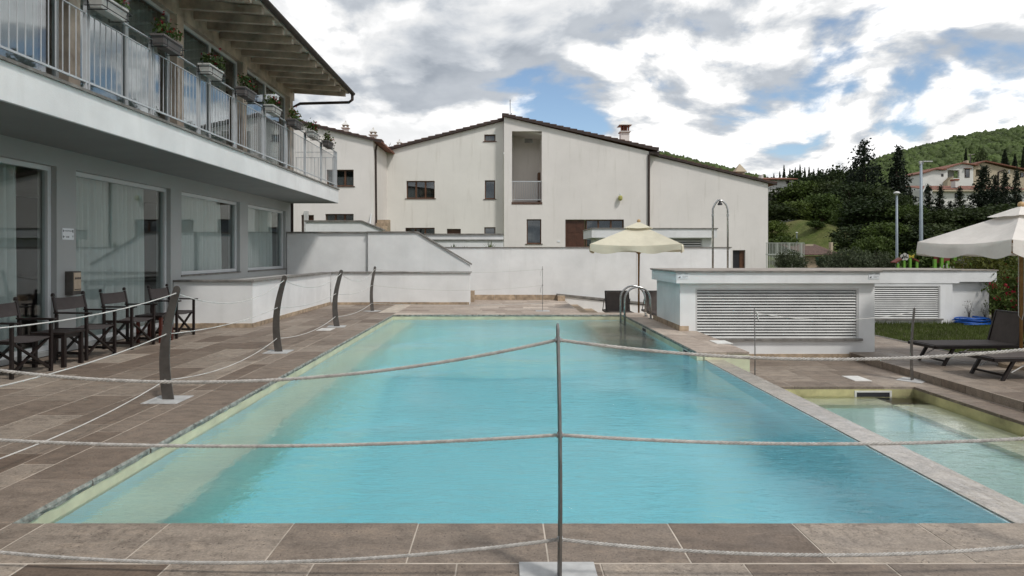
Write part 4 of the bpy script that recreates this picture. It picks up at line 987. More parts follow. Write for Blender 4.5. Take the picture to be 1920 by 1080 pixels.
posts = {
 'corner': ((XP, 3.0, 0), R(20), 'curved dark steel barrier post at the left corner of the front terrace'),
 'front': ((.245, 2.83, 0), R(90), 'slender steel barrier post seen edge-on in the centre foreground'),
 'frontright': ((2.86, 2.9, 0), R(90), 'steel barrier post at the right end of the front terrace'),
 'l1': ((XP, 6.35, 0), 0, 'nearest curved dark steel barrier post on the left terrace'),
 'l2': ((XP, 9.46, 0), 0, 'second curved dark steel barrier post along the left terrace'),
 'l3': ((XP, 12.75, 0), R(8), 'third curved dark steel barrier post, in front of the planter'),
 'l4': ((XP, 16.2, 0), R(55), 'fourth and smallest curved barrier post, before the low white wall'),
 'back': ((.98, 16.25, 0), R(88), 'thin barrier post seen edge-on behind the far pool edge'),
 'r1': ((3.86, 9.85, ZL), R(72), 'narrow curved barrier post beside the cream end of the raised pool side'),
 'r2': ((6.36, 9.97, ZL), R(40), 'curved steel barrier post at the corner of the paddling pool'),
}
for k, (loc, rz, lab) in posts.items(): place(pp, loc, rz, 1, lab)
drop(pp)
def rope_curve(a, b, sag, n):
    a, b = Vector(a), Vector(b); out = []
    for i in range(n+1):
        q = i/n; p = a.lerp(b, q); p.z -= sag*4*q*(1-q); out.append(p)
    return out
def rope(a, b, sag, label, r=.0095, strands=True, m='rope', pitch=.062):
    L_ = (Vector(b)-Vector(a)).length
    if not strands:
        return tag(MB().tube(rope_curve(a, b, sag, 40), r, 6).build('barrier_rope', m, smooth=True), label, 'rope', 'barrier ropes')
    seg = .0085 if r > .008 else .012
    n = int(L_/seg); c = rope_curve(a, b, sag, n); mb = MB()
    for s in range(3):
        pts = []
        for i, p in enumerate(c):
            d = (c[min(i+1, n)]-c[max(i-1, 0)]).normalized(); sd = d.cross(Vector((0, 0, 1))).normalized(); u = sd.cross(d)
            an = 2*math.pi*(i/n*L_/pitch+s/3); pts.append(p+(sd*math.cos(an)+u*math.sin(an))*r*.62)
        mb.tube(pts, r*.50, 6)
    return tag(mb.build('barrier_rope', m, smooth=True), label, 'rope', 'barrier ropes')
LV = ('top', 'middle', 'bottom')
def span(a, b, sags, desc, **kw):
    for k, sg_ in enumerate(sags):
        if sg_ is None: continue
        pa, pb = posts[a], posts[b]
        rope(eye(pa[0], pa[1], k), eye(pb[0], pb[1], k), sg_, f'{LV[k]} {desc}', **kw)
span('corner', 'front', (.205, .075, .145), 'twisted rope from the centre foreground post to the left edge', r=.0080)
span('front', 'frontright', (.095, .05, .085), 'twisted rope from the centre foreground post to the right edge', r=.0080)
span('corner', 'l1', (.10, .09, .12), 'white rope from the nearest left post towards the left edge', r=.0056, m='cord', pitch=.035)
span('l1', 'l2', (.20, .06, .12), 'white rope between the first and second left posts', r=.0056, m='cord', pitch=.035)
span('l2', 'l3', (.18, .07, .10), 'white rope between the second and third left posts', r=.0056, strands=False, m='cord')
span('l3', 'l4', (.22, .09, .08), 'white rope between the third and fourth left posts', r=.0056, strands=False, m='cord')
span('l4', 'back', (.09, .13, .05), 'thin cord across the far end of the pool', r=.005, strands=False, m='cord')
span('r1', 'r2', (.12, None, None), 'white cord between the two posts by the paddling pool', r=.0056, strands=False, m='cord')
e_ = eye(*posts['back'][:2], 0)
for k, zo in enumerate((0, -.43)):
    tag(MB().tube([e_+Vector((-.02, -.01, zo)), e_+Vector((-.05, -.02, zo-.06)), e_+Vector((-.055, -.02, zo-.17))], .006, 6).build('cord_end', 'cord'), ('upper' if k == 0 else 'lower')+' loose cord end hanging from the far edge-on post', 'cord')
e_ = eye(*posts['r1'][:2], 0)
tag(MB().tube([e_+Vector((.0, -.02, .02)), e_+Vector((.03, -.03, .0)), e_+Vector((.035, -.03, -.05)), e_+Vector((.05, -.03, -.12))], .011, 6).build('cord_knot', 'cord'), 'white knot with loose end on the left paddling-pool post', 'cord')

# ================================================================== FURNITURE
def director_chair():
    t = thing('director_chair', 'chair', 'chair', (0, 0, 0), 'folding chairs along the hotel windows')
    m = 'dark_wood'; W = .27; D = .22                                   # faces +X
    for s in (-1, 1):
        y = s*W
        MB().bar((D, y, 0), (D, y, .64), .032, .04, (1, 0, 0)).build('front_leg', m, t, bevel=.003)
        MB().bar((-D, y, 0), (-D, y, .62), .032, .04, (1, 0, 0)).build('rear_leg', m, t, bevel=.003)
        MB().bar((-D, y, .62), (-D-.05, y, .86), .03, .036, (1, 0, 0)).build('back_post', m, t, bevel=.003)
        MB().lathe([(.022, .0), (.026, .02), (.02, .045), (.006, .05)], 8, (-D-.055, y, .865)).build('post_cap', m, t)
        MB().bar((-D-.03, y, .645), (D+.07, y, .645), .055, .022).build('armrest', m, t, bevel=.004)
        MB().bar((-D, y, .42), (D, y, .42), .03, .04).build('seat_rail', m, t)
        MB().bar((-D, y, .10), (D, y, .10), .025, .035).build('foot_rail', m, t)
    for xx in (-D+.03, D-.03):
        MB().bar((xx, -W+.02, .05), (xx, W-.02, .41), .022, .034, (1, 0, 0)).build('cross_brace', m, t)
        MB().bar((xx+.024, W-.02, .05), (xx+.024, -W+.02, .41), .022, .034, (1, 0, 0)).build('cross_brace', m, t)
    n = 8; vs = []
    for i in range(n+1):
        y = -W+.0+2*W*i/n; dz = -.03*math.sin(math.pi*i/n)
        vs += [(-D, y, .435+dz), (D, y, .435+dz), (D, y, .425+dz), (-D, y, .425+dz)]
    MB().add(vs, [(4*i+k, 4*i+(k+1) % 4, 4*i+4+(k+1) % 4, 4*i+4+k) for i in range(n) for k in range(4)]).build('seat', 'canvas_brown', t, smooth=False)
    vs = []
    for i in range(n+1):
        y = -W-.02+(2*W+.04)*i/n; dx = -.035*math.sin(math.pi*i/n); dz = -.012*math.sin(math.pi*i/n)
        vs += [(-D-.012+dx, y, .685+dz), (-D-.05+dx, y, .85+dz), (-D-.038+dx, y, .852+dz), (-D+.0+dx, y, .687+dz)]
    MB().add(vs, [(4*i+k, 4*i+(k+1) % 4, 4*i+4+(k+1) % 4, 4*i+4+k) for i in range(n) for k in range(4)]+[(0, 1, 2, 3), (4*n+3, 4*n+2, 4*n+1, 4*n)]).build('back_cloth', 'canvas_brown', t)
    return t
dc = director_chair()
for (X, Y, rz, lab) in ((-5.86, 7.68, -8, 'dark folding canvas chair cut by the left edge of the picture'), (-5.86, 8.98, -6, 'dark folding canvas chair in front of the wall ashtray'), (-5.84, 9.98, -4, 'dark folding canvas chair before the second window, third from the left'), (-5.80, 11.22, -3, 'farthest dark folding canvas chair, beside the planter')):
    place(dc, (X, Y, 0), R(rz), 1, lab)
drop(dc)
for (X, Y, m, lab) in ((-5.80, 8.33, 'dark_wood', 'low dark wooden side table between the first two chairs'), (-5.78, 10.60, 'red_wood', 'low reddish wooden side table next to the farthest chair')):
    t = thing('side_table', lab, 'table', (X, Y, 0))
    MB().box(X-.22, X+.22, Y-.2, Y+.2, .42, .45).build('table_top', 'dark_wood', t, bevel=.004)
    MB().box(X-.19, X+.19, Y-.17, Y+.17, .37, .42).build('apron', 'dark_wood', t)
    for sx_ in (-1, 1):
        for sy_ in (-1, 1): MB().box(X+sx_*.185-.022, X+sx_*.185+.022, Y+sy_*.165-.022, Y+sy_*.165+.022, 0, .42).build('leg', m, t)

def lounger(back_deg):
    """sun lounger along +X: foot end at x=0, backrest hinged at x=1.44"""
    t = thing('sun_lounger', 'lounger', 'sun lounger', (0, 0, 0), 'sun loungers')
    m = 'dark_wood'; W = .32
    fr = MB()
    for s in (-1, 1): fr.bar((0, s*W, .31), (1.95, s*W, .31), .04, .05)
    fr.bar((.0, -W, .31), (.0, W, .31), .04, .05).bar((1.95, -W, .31), (1.95, W, .31), .04, .05).bar((1.43, -W, .300), (1.43, W, .300), .04, .04); fr.build('frame', m, t, bevel=.004)
    for (xx, xb) in ((.34, .16), (1.55, 1.72)):
        for s in (-1, 1): MB().bar((xx, s*(W-.03), .30), (xb, s*(W-.03), 0), .035, .045, (1, 0, 0)).build('leg', m, t)
        MB().bar((xb+(xx-xb)*.25, -W+.03, .075), (xb+(xx-xb)*.25, W-.03, .075), .03, .03).build('leg_brace', m, t)
    for s in (-1, 1): MB().tube([(.30, s*(W-.03), .12), (.62, s*(W-.03), .29)], .008, 6).build('strut', 'steel_plate', t)
    MB().box(.02, 1.43, -W+.02, W-.02, .325, .345).build('seat_mesh', 'mesh_brown', t)
    a = R(back_deg); c, s_ = math.cos(a), math.sin(a)
    bk = MB().bar((1.44, -W+.01, .335), (1.44+.54*c, -W+.01, .335+.54*s_), .03, .035).bar((1.44, W-.01, .335), (1.44+.54*c, W-.01, .335+.54*s_), .03, .035).bar((1.44+.54*c, -W, .335+.54*s_), (1.44+.54*c, W, .335+.54*s_), .03, .03).build('back_frame', m, t)
    MB().add([(1.45+dx*s_, yy, .34-dx*c) if k == 0 else (1.44+.52*c+dx*s_, yy, .335+.52*s_-dx*c) for dx in (-.008, .008) for k in (0, 1) for yy in (-W+.03, W-.03)],
             [(0, 1, 3, 2), (4, 6, 7, 5), (0, 4, 5, 1), (2, 3, 7, 6), (0, 2, 6, 4), (1, 5, 7, 3)]).build('back_mesh', 'mesh_brown', t)
    for s in (-1, 1): MB().tube([(1.44+.33*c, s*(W+.025), .335+.33*s_), (1.80, s*(W+.025), .33)], .011, 6).build('back_stay', 'black_iron', t)
    return t
lo = lounger(74)
place(lo, (7.08, 10.85, ZR), R(3), 1, 'brown mesh sun lounger with raised back, at the kerb of the lawn')
place(lo, (7.08, 9.60, ZR), R(3), 1, 'brown mesh sun lounger cut by the right edge, nearest the camera')
drop(lo); lo = lounger(72)
place(lo, (3.03, 14.95+.65, ZR), R(90), 1, 'brown sun lounger left of the far parasol pole'); place(lo, (4.10, 14.95+.65, ZR), R(90), 1, 'brown sun lounger right of the far parasol pole')
drop(lo)

def parasol(cloth, lab, half, ze, zp, val=.19, loc=(0, 0, 0), rz=0):
    t = thing('parasol', lab, 'parasol', (0, 0, 0), 'square canvas parasols'); n = 14
    rg = random.Random(5)
    # canopy: four panels with slight sag, folded in at the seams; vent cap on top
    def ring_pt(k, q, r, zz):      # k side, q along -1..1
        c = [(-1, -1), (1, -1), (1, 1), (-1, 1)]; a, b = c[k], c[(k+1) % 4]; u = (q+1)/2
        return ((a[0]+(b[0]-a[0])*u)*r, (a[1]+(b[1]-a[1])*u)*r, zz)
    mb = MB(); rows = 9
    for k in range(4):
        vs = []
        for i in range(rows+1):
            f = i/rows; r = half*(.17+.83*f)
            for j in range(n+1):
                q = -1+2*j/n; zz = zp+(ze-zp)*(.15+.85*f); belly = (1-q*q)*(.085*math.sin(math.pi*f*.8)+.055*f*f)
                wr = .012*math.sin(j*1.9+k)*f*(1-abs(q))
                vs.append(ring_pt(k, q, r*(1-.035*f*(1-q*q)), zz-belly+wr))
        m_ = n+1
        mb.add(vs, [(i*m_+j, i*m_+j+1, (i+1)*m_+j+1, (i+1)*m_+j) for i in range(rows) for j in range(n)])
    cn = mb.build('canopy', cloth, t, smooth=True)
    for k in range(4):
        vs = []; nn = 22
        for j in range(nn+1):
            q = -1+2*j/nn; q2 = q*.985; a = ring_pt(k, q2, half*(1-.035*(1-q*q))+.004, ze-(1-q*q)*.055*1+.004)
            wob = .028*math.sin(j*.62+k*2)*(1-abs(q)**4); out = ring_pt(k, q2, half*(1-.035*(1-q*q))+.018+wob, 0)
            mid = ring_pt(k, q2, half*(1-.035*(1-q*q))+.012+wob*.5, 0)
            hh = val*(1-.16*math.cos(q*math.pi*1.6))+.032*math.sin(j*.55+k)
            vs += [a, (mid[0], mid[1], a[2]-hh*.5), (out[0], out[1], a[2]-hh)]
        MB().add(vs, [(3*j+c, 3*j+3+c, 3*j+4+c, 3*j+1+c) for j in range(nn) for c in range(2)]).build('valance', cloth, t, smooth=True)
    vs = []; mb = MB()
    for k in range(4):
        vs = []
        for i in range(4):
            f = i/3; r = half*(.02+.29*f); zz = zp+.075-(.075+.0)*f-(zp-ze)*.17*f
            for j in range(9):
                q = -1+2*j/8; vs.append(ring_pt(k, q, r, zz-(1-q*q)*.012*f+.006*f*math.sin(j*1.1+k)*(i == 3)))
        mb.add(vs, [(i*9+j, i*9+j+1, (i+1)*9+j+1, (i+1)*9+j) for i in range(3) for j in range(8)])
    mb.build('vent_cap', cloth, t, smooth=True)
    MB().lathe([(.024, 0), (.026, zp-.02), (.024, zp+.07)], 12).build('pole', 'pole_wood', t, smooth=True)
    MB().lathe([(.02, .06), (.045, .075), (.05, .10), (.042, .135), (.012, .15)], 12, (0, 0, zp)).build('finial', 'finial_wood', t, smooth=True)
    hub = MB().lathe([(.05, -.06), (.05, .0)], 10, (0, 0, zp-.10)).lathe([(.05, -.03), (.05, .03)], 10, (0, 0, ze-.22)).build('hub', 'pole_wood', t)
    for k in (1, 3, 5, 7):
        a = k*math.pi/4; r = half*(1.38 if k % 2 else .98); dx, dy = math.cos(a), math.sin(a)
        MB().bar((dx*.05, dy*.05, zp-.12), (dx*r*.985, dy*r*.985, ze-.035-(0 if k % 2 else .05)), .018, .026).build('rib', 'pole_wood', t)
        MB().bar((dx*.05, dy*.05, ze-.22), (dx*r*.5, dy*r*.5, (zp+ze)/2-.11), .014, .022).build('strut', 'pole_wood', t)
    MB().lathe([(.30, 0), (.30, .055), (.27, .075), (.05, .08), (.04, .22), (.028, .23)], 20).build('base', 'stone_block', t)
    MB().tube([(-.06, -.02, ze-.2), (-.065, -.02, 1.3), (-.07, -.03, .85), (-.02, -.04, .78), (.02, -.03, .9), (.03, -.02, ze-.25)], .005, 5).build('pull_cord', 'cord', t)
    t.location = loc; t.rotation_euler = (0, 0, rz); return t
parasol('canvas_white', 'off-white square parasol with sagging valance at the right edge', 1.02, 2.06, 2.55, .21, (8.42, 10.42, ZR), R(2))
parasol('canvas_cream', 'cream square parasol on a wooden pole beyond the far end of the pool', 1.12, 2.10, 2.62, .17, (3.58, 17.0, ZR), R(-17))
# hose coil
mb = MB(); cx, cy_ = gx(1822, 16.9), 16.9; pts = []
for i in range(170):
    a = i*.23; r = .40+.07*math.sin(a*.37)+.04*math.sin(a*1.3); pts.append((cx+r*math.cos(a)*1.0, cy_+r*.55*math.sin(a), ZR+.03+.018*(i/23)+.015*math.sin(a*2.3)))
pts += [(cx+.5, cy_-.25, ZR+.03), (cx-.2, cy_-.42, ZR+.025), (cx-.45, cy_-.35, ZR+.025)]
tag(mb.tube(pts, .017, 7).build('garden_hose', 'hose_blue', smooth=True), 'coiled bright blue garden hose on the grass by the white annex', 'hose')
for k, (px, h) in enumerate(((1817, .62), (1847, .5))):
    mb = MB(); d = 17.15; x0 = gx(px, d)
    for q in range(9):
        an = random.uniform(0, 6.28); e = Vector((x0+.13*math.cos(an), d+.06*math.sin(an), ZR+h*random.uniform(.6, 1))); mb.tube([(x0, d, ZR-.02), (x0+.03*math.cos(an), d, ZR+h*.4), e], [.006, .004, .002], 4)
    t = thing('dry_weed', 'thin dry weed stalks growing %s the blue hose' % ('behind', 'right of')[k], 'weed', (x0, d, ZR)); mb.build('stalks', 'bark_olive', t)
    leaf_obj('seed_heads', np.array([[random.gauss(0, .08), random.gauss(0, .04), h*random.uniform(.4, 1)] for _ in range(60)]), .03, 'bark_olive', t)

# lawn
n = 52000; P = np.stack([rng.uniform(8.44, 14.5, n), rng.uniform(10.2, 17.35, n)], 1)
P = P[~((P[:, 0] < 13.2) & (P[:, 1] > 17.17))]; n = len(P)
a = rng.uniform(0, 6.28, n); h = rng.uniform(.02, .065, n)*(1+.5*(rng.random(n) > .93)); wd = rng.uniform(.004, .008, n)
near = P[:, 1] > 17.0; h[near] *= 1.6
ca, sa = np.cos(a), np.sin(a); zb = np.full(n, ZR-.03)
V = np.stack([np.stack([P[:, 0]-ca*wd, P[:, 1]-sa*wd, zb], 1), np.stack([P[:, 0]+ca*wd, P[:, 1]+sa*wd, zb], 1), np.stack([P[:, 0]-sa*h*.5, P[:, 1]+ca*h*.5, zb+.028+h], 1)], 1).reshape(-1, 3)
me = bpy.data.meshes.new('lawn'); me.vertices.add(3*n); me.vertices.foreach_set('co', V.astype(np.float32).ravel()); me.loops.add(3*n); me.loops.foreach_set('vertex_index', np.arange(3*n, dtype=np.int32))
me.polygons.add(n); me.polygons.foreach_set('loop_start', np.arange(0, 3*n, 3, dtype=np.int32)); me.polygons.foreach_set('loop_total', np.full(n, 3, np.int32)); me.update(); me.materials.append(M['grass'])
lawn = bpy.data.objects.new('lawn_grass', me); COL.objects.link(lawn); stuff(lawn); tag(lawn, 'short patchy green lawn between the right terrace and the white kiosk', 'grass')

# ================================================================== PLANTS AND TREES
def trunk_mesh(h, r, limbs, spread, m, parent, lean=0):
    mb = MB(); top = Vector((lean, 0, h))
    mb.tube([(0, 0, -.4), (lean*.2, .03*h, h*.35), (lean*.6, -.02*h, h*.7), top], [r, r*.8, r*.6, r*.3], 7)
    for k in range(limbs):
        an = k*2.4+.5; z0 = h*random.uniform(.35, .75); e = Vector((math.cos(an)*spread*random.uniform(.5, .9), math.sin(an)*spread*random.uniform(.5, .9), z0+h*random.uniform(.25, .5)))
        b = Vector((lean*z0/h, 0, z0)); mb.tube([b, b.lerp(e, .5)+Vector((0, 0, .05*h)), e], [r*.45, r*.3, r*.1], 5)
    return mb.build('trunk', m, parent)
def broad(h, w, m, leaf, per=46, ncl=80, trunk_f=.45, bark='bark'):
    t = thing('tree', 'tree', 'tree'); cz = h*.60; rz = h*.42
    trunk_mesh(h*.75, h*.03+.05, 7, w*.45, bark, t)
    P = clumps(ncl, per, (w/2*.86, w/2*.86, rz*.88), (w*.062, w*.062, h*.045), .45); P[:, 2] += cz
    P = P[P[:, 2] > .05*h]; leaf_obj('crown', P, leaf, m, t, up=.3, aspect=.7); return t
def conifer(h, w, m, leaf, tiers=26, dens=1.0, power=.85):
    t = thing('tree', 'tree', 'tree'); trunk_mesh(h*.96, h*.018+.05, 0, 0, 'bark', t); L_ = []
    for i in range(tiers):
        f = (i+.5)/tiers; rr = w/2*(1-f)**power*(.72+.28*rng.random())+.03*w; zz = h*(.06+.93*f)
        nb = max(5, int(11*(1-f)+5))
        for b in range(nb):
            an = rng.uniform(0, 6.283); L1 = rr*rng.uniform(.65, 1.12); k = int((10+26*(1-f))*dens)
            q = np.sqrt(rng.random(k))*L1; dr = -.22*q+rng.normal(size=k)*.016*h+.05*h*(q/L1)**3*.5
            L_.append(np.stack([math.cos(an)*q+rng.normal(size=k)*.035*w, math.sin(an)*q+rng.normal(size=k)*.035*w, zz+dr], 1))
    leaf_obj('crown', np.vstack(L_), leaf, m, t, up=-.2, aspect=.5); return t
def cypress(h, w, m, leaf, n=2600):
    t = thing('tree', 'tree', 'tree'); trunk_mesh(h*.9, h*.012+.05, 0, 0, 'bark', t)
    f = rng.random(n)**.85; prof = np.sin(np.pi*np.clip(f*.9+.1, 0, 1)**.62)**.8; an = rng.uniform(0, 6.283, n); r = w/2*prof*np.sqrt(rng.uniform(.25, 1, n))*(1+.16*np.sin(an*3+f*25))
    leaf_obj('crown', np.stack([r*np.cos(an), r*np.sin(an), h*(.03+.97*f)], 1), leaf, m, t, up=1.6, aspect=.35); return t
protos = dict(
    broad_a=broad(10, 9, 'leaf_dark', .46, 60, 95), broad_b=broad(8, 8, 'leaf_mid', .42, 60, 85), broad_c=broad(9, 6.5, 'leaf_dark', .42, 56, 80),
    olive=broad(3.2, 3.6, 'leaf_olive', .15, 90, 80, bark='bark_olive'), bush=broad(3, 4.2, 'leaf_mid', .26, 60, 60),
    fir=conifer(12, 6.2, 'leaf_conifer', .40, 28, 1.0), fir2=conifer(12, 5.0, 'leaf_conifer', .38, 24, 1.0, .95), cedar=conifer(12, 9, 'leaf_conifer', .44, 26, 1.25, .55),
    cyp=cypress(11, 2.5, 'leaf_conifer', .42))
def plant(kind, px, ytop, d, width, name, label, group=None, base=None):
    pr = protos[kind]; X = gx(px, d); zb = float(ground_h(X, d)) if base is None else base
    H0 = {'broad_a': 10, 'broad_b': 8, 'broad_c': 9, 'olive': 3.2, 'bush': 3, 'fir': 12, 'fir2': 12, 'cedar': 12, 'cyp': 11}[kind]
    W0 = {'broad_a': 9, 'broad_b': 8, 'broad_c': 6.5, 'olive': 3.6, 'bush': 4.2, 'fir': 6.2, 'fir2': 5.0, 'cedar': 9, 'cyp': 2.5}[kind]
    h = max(gz(ytop, d)-zb, .8); s = h/H0; sw = width*d/FOC/W0
    o = place(pr, (X, d, zb), random.uniform(0, 6.28), (sw, sw, s), label, group); o.name = name; return o
# the two tall ones and the cypress beside the hill houses
plant('cedar', 1621, 264, 78, 118, 'conifer_tree', 'tallest dark conifer with broad lower crown against the sky')
plant('fir', 1684, 274, 76, 84, 'conifer_tree', 'pointed dark conifer right of the tallest one, against the sky')
plant('cyp', 1811, 279, 126, 15, 'cypress_tree', 'slim dark cypress behind the roof of the white hill house')
plant('broad_c', 1838, 281, 128, 42, 'tree', 'dark round tree behind the beige hill house roof')
plant('cyp', 1884, 282, 128, 30, 'cypress_tree', 'dark cypress behind the right end of the beige hill house'); plant('cyp', 1903, 290, 130, 22, 'cypress_tree', 'second cypress behind the right end of the beige hill house')
plant('cyp', 1919, 276, 130, 16, 'cypress_tree', 'slim cypress on the skyline at the right edge')
gp = 'firs standing in front of the hill houses'
ORD = ['first', 'second', 'third', 'fourth', 'fifth', 'sixth', 'seventh', 'eighth', 'ninth', 'tenth', 'eleventh', 'twelfth']
for i_, (px, yt, w_) in enumerate(((1706, 352, 34), (1722, 385, 40), (1741, 348, 42), (1763, 349, 46), (1782, 378, 44), (1800, 352, 52), (1845, 311, 82), (1866, 330, 50), (1884, 322, 54), (1906, 318, 44))):
    plant('fir2' if w_ < 60 else 'fir', px, yt, random.uniform(66, 74), w_, 'fir_tree', ORD[i_]+' dark fir from the left in the row before the hill houses' if px < 1840 or px > 1850 else 'biggest dark fir before the beige hill house', gp)
gp = 'small cypresses on the wooded skyline'
for i_, (px, yt) in enumerate(((1451, 326), (1462, 322), (1470, 310), (1481, 317), (1491, 314), (1500, 309), (1509, 314), (1517, 313), (1526, 317), (1534, 315), (1543, 319), (1556, 316))):
    plant('cyp', px, yt, random.uniform(112, 122), 13, 'cypress_tree', ORD[i_]+' small dark cypress from the left on the wooded skyline', gp)
gp = 'dark trees massed on the slope'
rr = random.Random(3)
for px, yt, d, w_, k in ((1450, 330, 105, 60, 'broad_a'), (1496, 322, 104, 70, 'broad_c'), (1545, 316, 100, 76, 'broad_a'), (1580, 312, 96, 70, 'broad_c'), (1450, 352, 88, 78, 'broad_a'), (1505, 338, 86, 92, 'broad_b'), (1560, 336, 84, 90, 'broad_a'),
        (1452, 382, 70, 86, 'broad_a'), (1495, 376, 70, 76, 'broad_b'), (1540, 362, 70, 84, 'broad_b'), (1600, 340, 72, 96, 'broad_a'), (1652, 352, 70, 92, 'broad_c'), (1448, 412, 56, 60, 'broad_b'), (1596, 384, 62, 80, 'broad_b'), (1625, 372, 60, 100, 'broad_c'), (1672, 366, 60, 90, 'broad_a'), (1700, 382, 58, 86, 'broad_b'),
        (1740, 392, 56, 96, 'broad_a'), (1785, 392, 56, 96, 'broad_c'), (1830, 386, 56, 100, 'broad_a'), (1880, 384, 56, 106, 'broad_c'), (1930, 380, 56, 110, 'broad_a'), (1612, 420, 48, 96, 'broad_a'), (1660, 414, 46, 100, 'broad_b'), (1710, 420, 45, 106, 'broad_a'), (1765, 424, 44, 110, 'broad_c'), (1830, 424, 44, 120, 'broad_a'), (1900, 420, 44, 130, 'broad_c'), (1960, 410, 50, 130, 'broad_a'), (2040, 400, 52, 140, 'broad_c')):
    if d > 92: lb = 'leafy tree on the wooded skyline beneath the small cypresses'
    elif d > 64: lb = 'dark leafy tree on the upper slope left of the tall conifers' if px < 1590 else 'dark leafy tree right under the two tall conifers'
    elif px < 1600: lb = 'leafy tree beside the bright grass terrace'
    elif d > 50: lb = 'dark leafy tree below the fir row and the hill houses'
    else: lb = 'dark leafy tree at the foot of the slope behind the street lamps'
    plant(k, px, yt, d, w_*1.12, 'broadleaf_tree', lb, lb.replace('leafy tree', 'leafy trees'))
for px, yt, d, w_, lab in ((1482, 468, 27, 62, 'grey-green olive tree in front of the white fence'), (1560, 470, 30, 60, 'grey-green olive tree beside the stone shed'), (1596, 462, 26, 82, 'round grey-green olive tree right of the stone shed'), (1650, 470, 29, 60, 'small olive tree left of the lower street lamp')):
    plant('olive', px, yt, d, w_, 'olive_tree', lab)
plant('broad_b', 1642, 440, 38, 84, 'broadleaf_tree', 'fresh green bushy tree behind the olive trees'); plant('bush', 1470, 442, 48, 70, 'shrub', 'green shrub above the white fence')
plant('bush', 1530, 428, 60, 40, 'shrub', 'round dark shrub on the bright grass terrace'); plant('bush', 1750, 466, 34, 120, 'shrub', 'dark shrub behind the playground posts', None); plant('bush', 1850, 462, 36, 150, 'shrub', 'dark shrub behind the slatted playhouse roof')
for px, yt, lab in ((716, 264, 'dark tree top between the left house chimney and the ivory house'), (730, 270, 'small tree top behind the low end of the ivory roof'), (680, 254, 'tree top behind the roof of the left house')):
    plant('broad_b', px, yt, 66, 34, 'broadleaf_tree', lab)
for k in protos: drop(protos[k])
# flowering oleander hedge at the right
for k, (X, Y, w_, h, c, lab) in enumerate(((14.0, 18.3, 2.3, 2.25, 'leaf_yellow', 'yellow-green leafy shrub behind the right end of the annex'), (13.7, 16.6, 1.9, 1.6, 'leaf_mid', 'dark green oleander with red flowers beside the annex'), (15.2, 17.4, 2.4, 2.2, 'leaf_mid', 'oleander with red flowers behind the parasol pole'))):
    t = thing('oleander_shrub', lab, 'shrub'); trunk_mesh(h*.7, .04, 7, w_*.4, 'bark', t)
    P = clumps(70, 80, (w_/2*.9, w_/2*.9, h*.44), (.12, .12, .11), .35); P[:, 2] += h*.5; P = P[P[:, 2] > .03]; leaf_obj('foliage', P, .11, c, t, up=.6, aspect=.4)
    t.location = (X, Y, ZR-.05)
    if k: Q = P[rng.choice(len(P), 130)]+np.array((0, -.06, .06)); leaf_obj('blossom', np.repeat(Q, 7, 0)+rng.normal(size=(910, 3))*.035, .07, 'petal_red', t, props={'kind': 'stuff'})
    else: Q = P[rng.choice(len(P), 25)]; leaf_obj('blossom', np.repeat(Q, 6, 0)+rng.normal(size=(150, 3))*.04, .07, 'petal_red', t, props={'kind': 'stuff'})
# far wooded hill: nobody could count it
bm = bmesh.new(); bmesh.ops.create_icosphere(bm, subdivisions=2, radius=1); bv0 = np.array([v.co[:] for v in bm.verts]); bf = np.array([[v.index for v in f.verts] for f in bm.faces]); bm.free()
NF = 19000; yy = rng.uniform(150, 700, NF); pxs = rng.uniform(1180, 2050, NF); keep = (pxs > 1420) | (yy > 380); yy, pxs = yy[keep], pxs[keep]
xx = (pxs-VX)*yy/FOC; zz = ground_h(xx, yy); NF = len(xx)
V = np.empty((NF, len(bv0), 3), np.float32)
for i in range(NF):
    s = rng.uniform(1.5, 3.0)*(.75+.25*yy[i]/700); b = bv0*(1+.26*rng.normal(size=(len(bv0), 1)))
    V[i] = b*np.array((s, s, s*rng.uniform(.8, 1.5)))+np.array((xx[i], yy[i], zz[i]+s*.6))
F = (bf[None]+np.arange(NF)[:, None, None]*len(bv0)).reshape(-1, 3)
me = bpy.data.meshes.new('forest'); me.vertices.add(NF*len(bv0)); me.vertices.foreach_set('co', V.ravel()); nf = len(F)
me.loops.add(3*nf); me.loops.foreach_set('vertex_index', F.astype(np.int32).ravel()); me.polygons.add(nf); me.polygons.foreach_set('loop_start', np.arange(0, 3*nf, 3, dtype=np.int32)); me.polygons.foreach_set('loop_total', np.full(nf, 3, np.int32)); me.update()
me.materials.append(M['leaf_forest']); fo = bpy.data.objects.new('far_forest', me); COL.objects.link(fo); stuff(fo); tag(fo, 'green forest covering the far hill under the clouds', 'forest')

# ================================================================== HILL HOUSES
def far_window(par, x0, x1, z0, z1, y, m='brown_fascia'):
    f = MB().box(x0, x1, y-.04, y+.02, z0, z1).build('window', m, par); MB().box(x0+.12, x1-.12, y-.06, y-.041, z0+.12, z1-.12).build('pane', 'glass_small', f); return f
d = 112; x = lambda p: gx(p, d); z = lambda p: gz(p, d)
w1 = thing('white_hill_house', 'white hillside house with arched porch and outside stair', 'house', (x(1790), d+4, z(385)))
MB().prism([(x(1730), z(440)), (x(1762), z(440)), (x(1762), z(320)), (x(1753), z(318)), (x(1730), z(325))], d, d+9, 'y').build('side_wing', 'wall_far_white', w1)
MB().prism([(x(1728), z(326)), (x(1753), z(318)), (x(1771), z(319.5)), (x(1771), z(318)), (x(1753), z(316)), (x(1728), z(324))], d-.5, d+9, 'y').build('wing_roof', 'roof_tile', w1)
ar = [(x(1798)-x(1779))]
